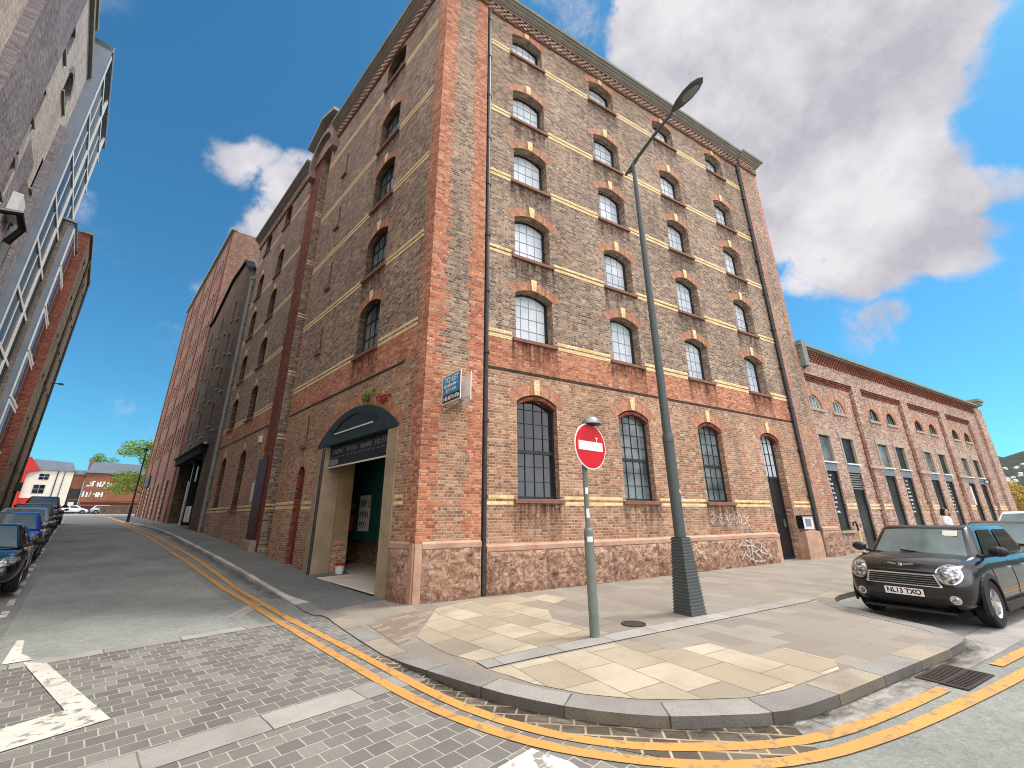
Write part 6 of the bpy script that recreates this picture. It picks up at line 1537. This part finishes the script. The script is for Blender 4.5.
    patch_quad('air_intake', S['intake'], M['trim'], t, .006)
    if S.get('fog'):
        for sy in (-1, 1): o = patch_oval('fog_light', sy*S['fog'][0], S['fog'][1], .065, .065, M['chrome'], t, .01); patch_oval('lens', sy*S['fog'][0], S['fog'][1], .045, .045, M['lens'], o, .012, .01)
    py, pz = S['plate']; p, nn = hit(0, pz); p2, _ = hit(.2, pz)
    mb = MB(); mb.box(-.26, .26, -.012, .0, -.056, .056); PF = Matrix.Translation(Vector((p.x+.012, 0, pz))) @ Matrix.Rotation(math.pi/2, 4, 'Z')
    pl_ = mb.build('number_plate', M[plate_col], t, local=PF)
    if plate:
        tm = text_mesh(plate, .1, M['black'], .001, .003); xs = [v.co.x for v in tm.vertices]; sc = .46/(max(xs)-min(xs)); link('lettering', tm, pl_, local=L4(0, -.0135, 0) @ Matrix.Rotation(math.pi/2, 4, 'X') @ Matrix.Diagonal((sc, 1.05, 1, 1)))
    # doors, handles, sills
    for sy in (-1, 1):
        mb = MB(); yy = sy*S['W']/2
        def seam(P):
            pts = []
            for (a, b), (c, d) in zip(P, P[1:]):
                for k in range(7):
                    f = k/6; h = bvh.ray_cast(Vector((a+(c-a)*f, sy*3, b+(d-b)*f)), Vector((0, -sy, 0)))
                    if h[0] is not None: pts.append(tuple(h[0]+h[1]*.001))
            if len(pts) > 1: mb.tube(pts, .007, 4)
        zl, zh = S['wr']*.9, zb-.04
        for P_ in ([(xb1-.18, zh), (xb1-.22, zl)], [(-.12, zh), (-.12, zl)], [(xb1-.22, zl), (-.12, zl), (-.95, zl+.06)], [(-.95, zh), (-.95, zl+.2)]):
            mb = MB(); seam(P_)
            if mb.f: mb.build('door_seam', M['trim'], t)
        for hx in (.05, -.85):
            h = bvh.ray_cast(Vector((hx, sy*3, zh-.1)), Vector((0, -sy, 0)))
            if h[0] is not None:
                mb = MB(); mb.box(hx-.1, hx+.1, h[0].y-.018, h[0].y+.018, zh-.12, zh-.09); mb.build('door_handle', M['chrome'] if S.get('chromehl') else paintmat, t)
        mb = MB(); mb.box(S['wx'][1]+wr*1.2, S['wx'][0]-wr*1.2, yy*.97-.03, yy*.97+.03, S['st'][5][2]-.02, S['st'][5][2]+.1); mb.build('side_sill', M['trim'], t)
    mb = MB(); mb.box(st[0][0]+.3, st[-1][0]-.35, -S['W']/2*.72, S['W']/2*.72, .16, .3); mb.build('underbody', M['trim'], t)
    if detail:
        patch_quad('bumper_strip', [(-.62, S['intake'][0][1]-.1), (.62, S['intake'][0][1]-.1), (.6, S['intake'][0][1]-.06), (-.6, S['intake'][0][1]-.06)], M['trim'], t, .012)
        mb = MB()
        for sgn_ in (-1, 1):
            a = Vector((xb1+.04, sgn_*.35, zb+.05)); b_ = Vector((xb1-.06, sgn_*.35-.6, zb+.12)); mb.tube([tuple(a), tuple(b_)], .012, 5)
        mb.build('wiper', M['trim'], t)
    return t, hit, patch_oval, patch_quad, body
MINI = dict(W=1.8, wr=.35, wx=(1.28, -1.3), wy=.8, clad=True, twin=True, chromehl=True, bev=.1,
  st=[(-2.05, .6, .45, .82), (-2.0, .76, .32, .97), (-1.8, .87, .26, 1.02), (-1.0, .895, .23, 1.02), (0, .895, .22, 1.03), (.85, .895, .22, 1.05), (1.2, .89, .22, 1.045), (1.6, .875, .23, 1.0), (1.85, .83, .24, .94), (2.0, .76, .27, .86), (2.07, .6, .36, .76)],
  cab=(1.12, -1.9, .8, .98, .5, -1.62, .65, 1.56), hl=(.61, .79, .13, .128, .3), grille=[(-.5, .6), (.5, .6), (.44, .77), (-.44, .77)], intake=[(-.5, .3), (.5, .3), (.52, .42), (-.52, .42)], fog=(.62, .43), plate=(0, .49))
HATCH = dict(W=1.78, wr=.315, wx=(1.27, -1.25), wy=.79,
  st=[(-2.0, .6, .42, .85), (-1.95, .78, .3, .98), (-1.7, .86, .24, 1.0), (-1.0, .885, .21, .98), (0, .885, .2, .96), (.85, .885, .2, .95), (1.2, .88, .2, .92), (1.6, .86, .2, .83), (1.85, .8, .21, .74), (1.98, .72, .24, .66), (2.05, .55, .32, .56)],
  cab=(1.3, -1.85, .79, .9, .35, -1.45, .58, 1.48), hl=(.6, .66, .19, .085, .28), grille=[(-.36, .5), (.36, .5), (.4, .6), (-.4, .6)], intake=[(-.55, .26), (.55, .26), (.58, .38), (-.58, .38)], plate=(0, .45))
def scaled(S, k, h):
    import copy
    D_ = copy.copy(S); D_['st'] = [(x*k, w_, zb, zt*h) for x, w_, zb, zt in S['st']]; c = S['cab']; D_['cab'] = (c[0]*k, c[1]*k, c[2], c[3]*h, c[4]*k, c[5]*k, c[6]*1.06, c[7]*h); D_['wx'] = tuple(x*k for x in S['wx'])
    q = lambda P: [(a, b*h) for a, b in P]; D_['grille'] = q(S['grille']); D_['intake'] = q(S['intake']); hl = S['hl']; D_['hl'] = (hl[0], hl[1]*h, hl[2], hl[3], hl[4]); D_['plate'] = (0, S['plate'][1]*h); return D_
hd = math.atan2(-DR.y, -DR.x)
GRP = 'cars parked in the lay-by by the hall'
def road(p, dz=0.): return Vector((p.x, p.y, zroad(p)+dz))
tc_, hit, po_, pq_, bd_ = car('black hatchback with chrome rimmed oval headlights parked nose first at the lay-by end', road(RP(8.95, 5.8), .006), hd, MINI, paint('black_car_paint_near', '#0b0c0c', .55, .2), GRP, plate='NL13 TXO')
mb = MB()
for sy in (-1, 1):
    for k in range(4): p, nn = hit(sy*(.05+.03*k), .9+.004*k); mb.face([tuple(p+nn*.014+Vector((0, sy*a, b))) for a, b in ((0, -.012), (.035, -.01), (.04, .008), (0, .014))])
p, nn = hit(0, .9); mb.lathe([(0, .02), (.03, .016), (.035, .008)], 16, axis='x', c=(p.x, 0, .9)); mb.build('wing_badge', M['chrome'], tc_)
mb = MB(); mb.box(-.1, .1, -.002, .002, -.06, .06); a = Vector((.62, .33, 1.44)); link('tax_disc', mb.mesh('tax_disc', [M['offwhite']]), tc_, local=Matrix.Translation((.7, .42, 1.4)) @ Matrix.Rotation(math.pi/2, 4, 'Z') @ Matrix.Rotation(rad(-42), 4, 'X'))
car('dark grey hatchback parked directly behind the black one in the lay-by', road(RP(14.6, 5.6), .006), hd, scaled(HATCH, 1.04, 1.05), paint('dark_grey_car_paint', '#1a1b1c', .6, .25), GRP)
car('white rounded car third in the lay-by row', road(RP(20.6, 5.0), .006), hd, scaled(HATCH, 1.06, 1.2), paint('white_car_paint', '#d4d6d6', .9, .2), GRP, detail=False)
hs2 = math.atan2(-DL.y, -DL.x); G2 = 'cars parked along the left of the side street'
car('black hatchback nearest the camera in the side street row', road(LP(8.05, -6.7), .006), hs2, HATCH, paint('black_car_paint', '#0c0e12', 1., .12), G2)
car('bright blue hatchback parked second in the side street row', road(LP(13.4, -6.7), .006), hs2, scaled(HATCH, .98, 1.02), paint('blue_car_paint', '#1c3f9c', 1., .15), G2)
car('silver car parked between the blue car and the maroon car', road(LP(18.8, -6.7), .006), hs2, scaled(HATCH, 1.05, 1.0), paint('silver_car_paint', '#9a9fa3', 1., .2), G2)
car('dark maroon car parked fourth in the side street row', road(LP(24.6, -6.75), .006), hs2, scaled(HATCH, 1.08, 1.06), paint('maroon_car_paint', '#3a1214', 1., .15), G2)
VAN = scaled(HATCH, 1.15, 1.32)
car('tall black people carrier with a big windscreen at the end of the row', road(LP(31.5, -6.75), .006), hs2, VAN, paint('black_van_paint', '#101114', 1., .15), G2, detail=False)
car('red car parked beyond the tall black people carrier', road(LP(38.5, -6.7), .006), hs2, HATCH, paint('red_car_paint', '#8a1a1c', 1., .15), G2, detail=False)
G3 = 'cars across the far end of the street'
ha = math.atan2(NL.y, NL.x)
for n_, lab, cc in ((-5.6, 'white car parked sideways below the dark shop house at the street end', '#d0d2d4'), (-1.4, 'silver car parked sideways below the lettered brick house at the street end', '#9aa0a4')):
    car(lab, road(LP(97, n_), .006), ha, scaled(HATCH, 1.0, 1.), paint('far_car_paint', cc, .8, .2), G3, detail=False)
# ------------------------------------------------------------------ person behind the cars
def person(loc, heading, label):
    t = thing('person', label, 'person', rotz(loc, heading))
    def skin(name, V, E, R, mat, par, lv=2):
        me = bpy.data.meshes.new(name); me.from_pydata(V, E, []); o = link(name, me); o.modifiers.new('k', 'SKIN'); s = o.modifiers.new('s', 'SUBSURF'); s.levels = lv; s.render_levels = lv
        for i, sv in enumerate(o.data.skin_vertices[0].data): sv.radius = R[i] if isinstance(R[i], tuple) else (R[i], R[i]); sv.use_root = (i == 0)
        m_ = evaluated(o); bpy.data.objects.remove(o); m_.name = name; m_.materials.clear(); m_.materials.append(mat)
        for p in m_.polygons: p.use_smooth = True
        return link(name, m_, par)
    # x forward, y left: pelvis, chest, neck, head; arms bent, hands together in front
    V = [(0, 0, .95), (0, 0, 1.12), (0, 0, 1.32), (.0, 0, 1.46), (.01, 0, 1.52), (.03, 0, 1.6), (.035, 0, 1.7), (.02, 0, 1.76)]
    E = [(i, i+1) for i in range(7)]; R = [(.13, .16), (.11, .14), (.12, .17), (.07, .1), .052, (.085, .07), (.095, .075), (.06, .05)]
    for sy in (-1, 1):
        b = len(V); V += [(0, sy*.19, 1.42), (-.02, sy*.24, 1.16), (.2, sy*.18, 1.05), (.28, sy*.12, 1.07), (.34, sy*.1, 1.08)]; E += [(3, b), (b, b+1), (b+1, b+2), (b+2, b+3), (b+3, b+4)]; R += [.06, .045, .035, (.03, .02), (.035, .015)]
        for q in range(4):
            f = len(V); V += [(.38, sy*(.075+.017*q), 1.085), (.41-.006*abs(q-1), sy*(.075+.017*q), 1.07)]; E += [(b+4, f), (f, f+1)]; R += [.008, .007]
        f = len(V); V += [(.33, sy*.06, 1.1), (.36, sy*.045, 1.09)]; E += [(b+3, f), (f, f+1)]; R += [.01, .008]
        b = len(V); V += [(0, sy*.1, .88), (.01, sy*.1, .5), (-.02, sy*.1, .09), (.12, sy*.11, .04)]; E += [(0, b), (b, b+1), (b+1, b+2), (b+2, b+3)]; R += [.09, .06, .045, .04]
    body = skin('body', V, E, R, M['skin'], t)
    sV = [(0, 0, .92), (0, 0, 1.12), (0, 0, 1.32), (0, 0, 1.45)]; sE = [(0, 1), (1, 2), (2, 3)]; sR = [(.15, .18), (.135, .165), (.145, .2), (.085, .13)]
    for sy in (-1, 1): b = len(sV); sV += [(0, sy*.19, 1.42), (-.015, sy*.235, 1.2)]; sE += [(3, b), (b, b+1)]; sR += [.08, .068]
    skin('shirt', sV, sE, sR, M['shirt'], t)
    tV = [(0, 0, .96)]; tE = []; tR = [(.15, .18)]
    for sy in (-1, 1): b = len(tV); tV += [(0, sy*.1, .86), (.01, sy*.1, .5), (-.02, sy*.1, .1)]; tE += [(0, b), (b, b+1), (b+1, b+2)]; tR += [.11, .08, .065]
    skin('trousers', tV, tE, tR, M['trousers'], t)
    skin('hair', [(-.035, 0, 1.64), (.0, 0, 1.74), (.05, 0, 1.77), (-.06, 0, 1.53)], [(0, 1), (1, 2), (0, 3)], [(.1, .1), (.11, .105), (.07, .08), (.06, .07)], M['hair'], t)
    mb = MB(); 
    for sy in (-1, 1): mb.lathe([(0, .012), (.012, .006), (.014, 0)], 8, axis='x', c=(.118, sy*.032, 1.665))
    mb.tube([(.12, 0, 1.66), (.148, 0, 1.63), (.125, 0, 1.618)], [.008, .014, .01], 6); mb.build('face', M['skin'], body)
    for sy in (-1, 1): mb = MB(); mb.box(-.1, .19, sy*.11-.045, sy*.11+.045, 0, .08); mb.build('shoe', M['black'], t)
    return t
pp = RP(18.8, 3.3); person(Vector((pp.x, pp.y, zpave(pp))), math.atan2(NR.y, NR.x), 'dark haired person in a white shirt standing behind the black car')
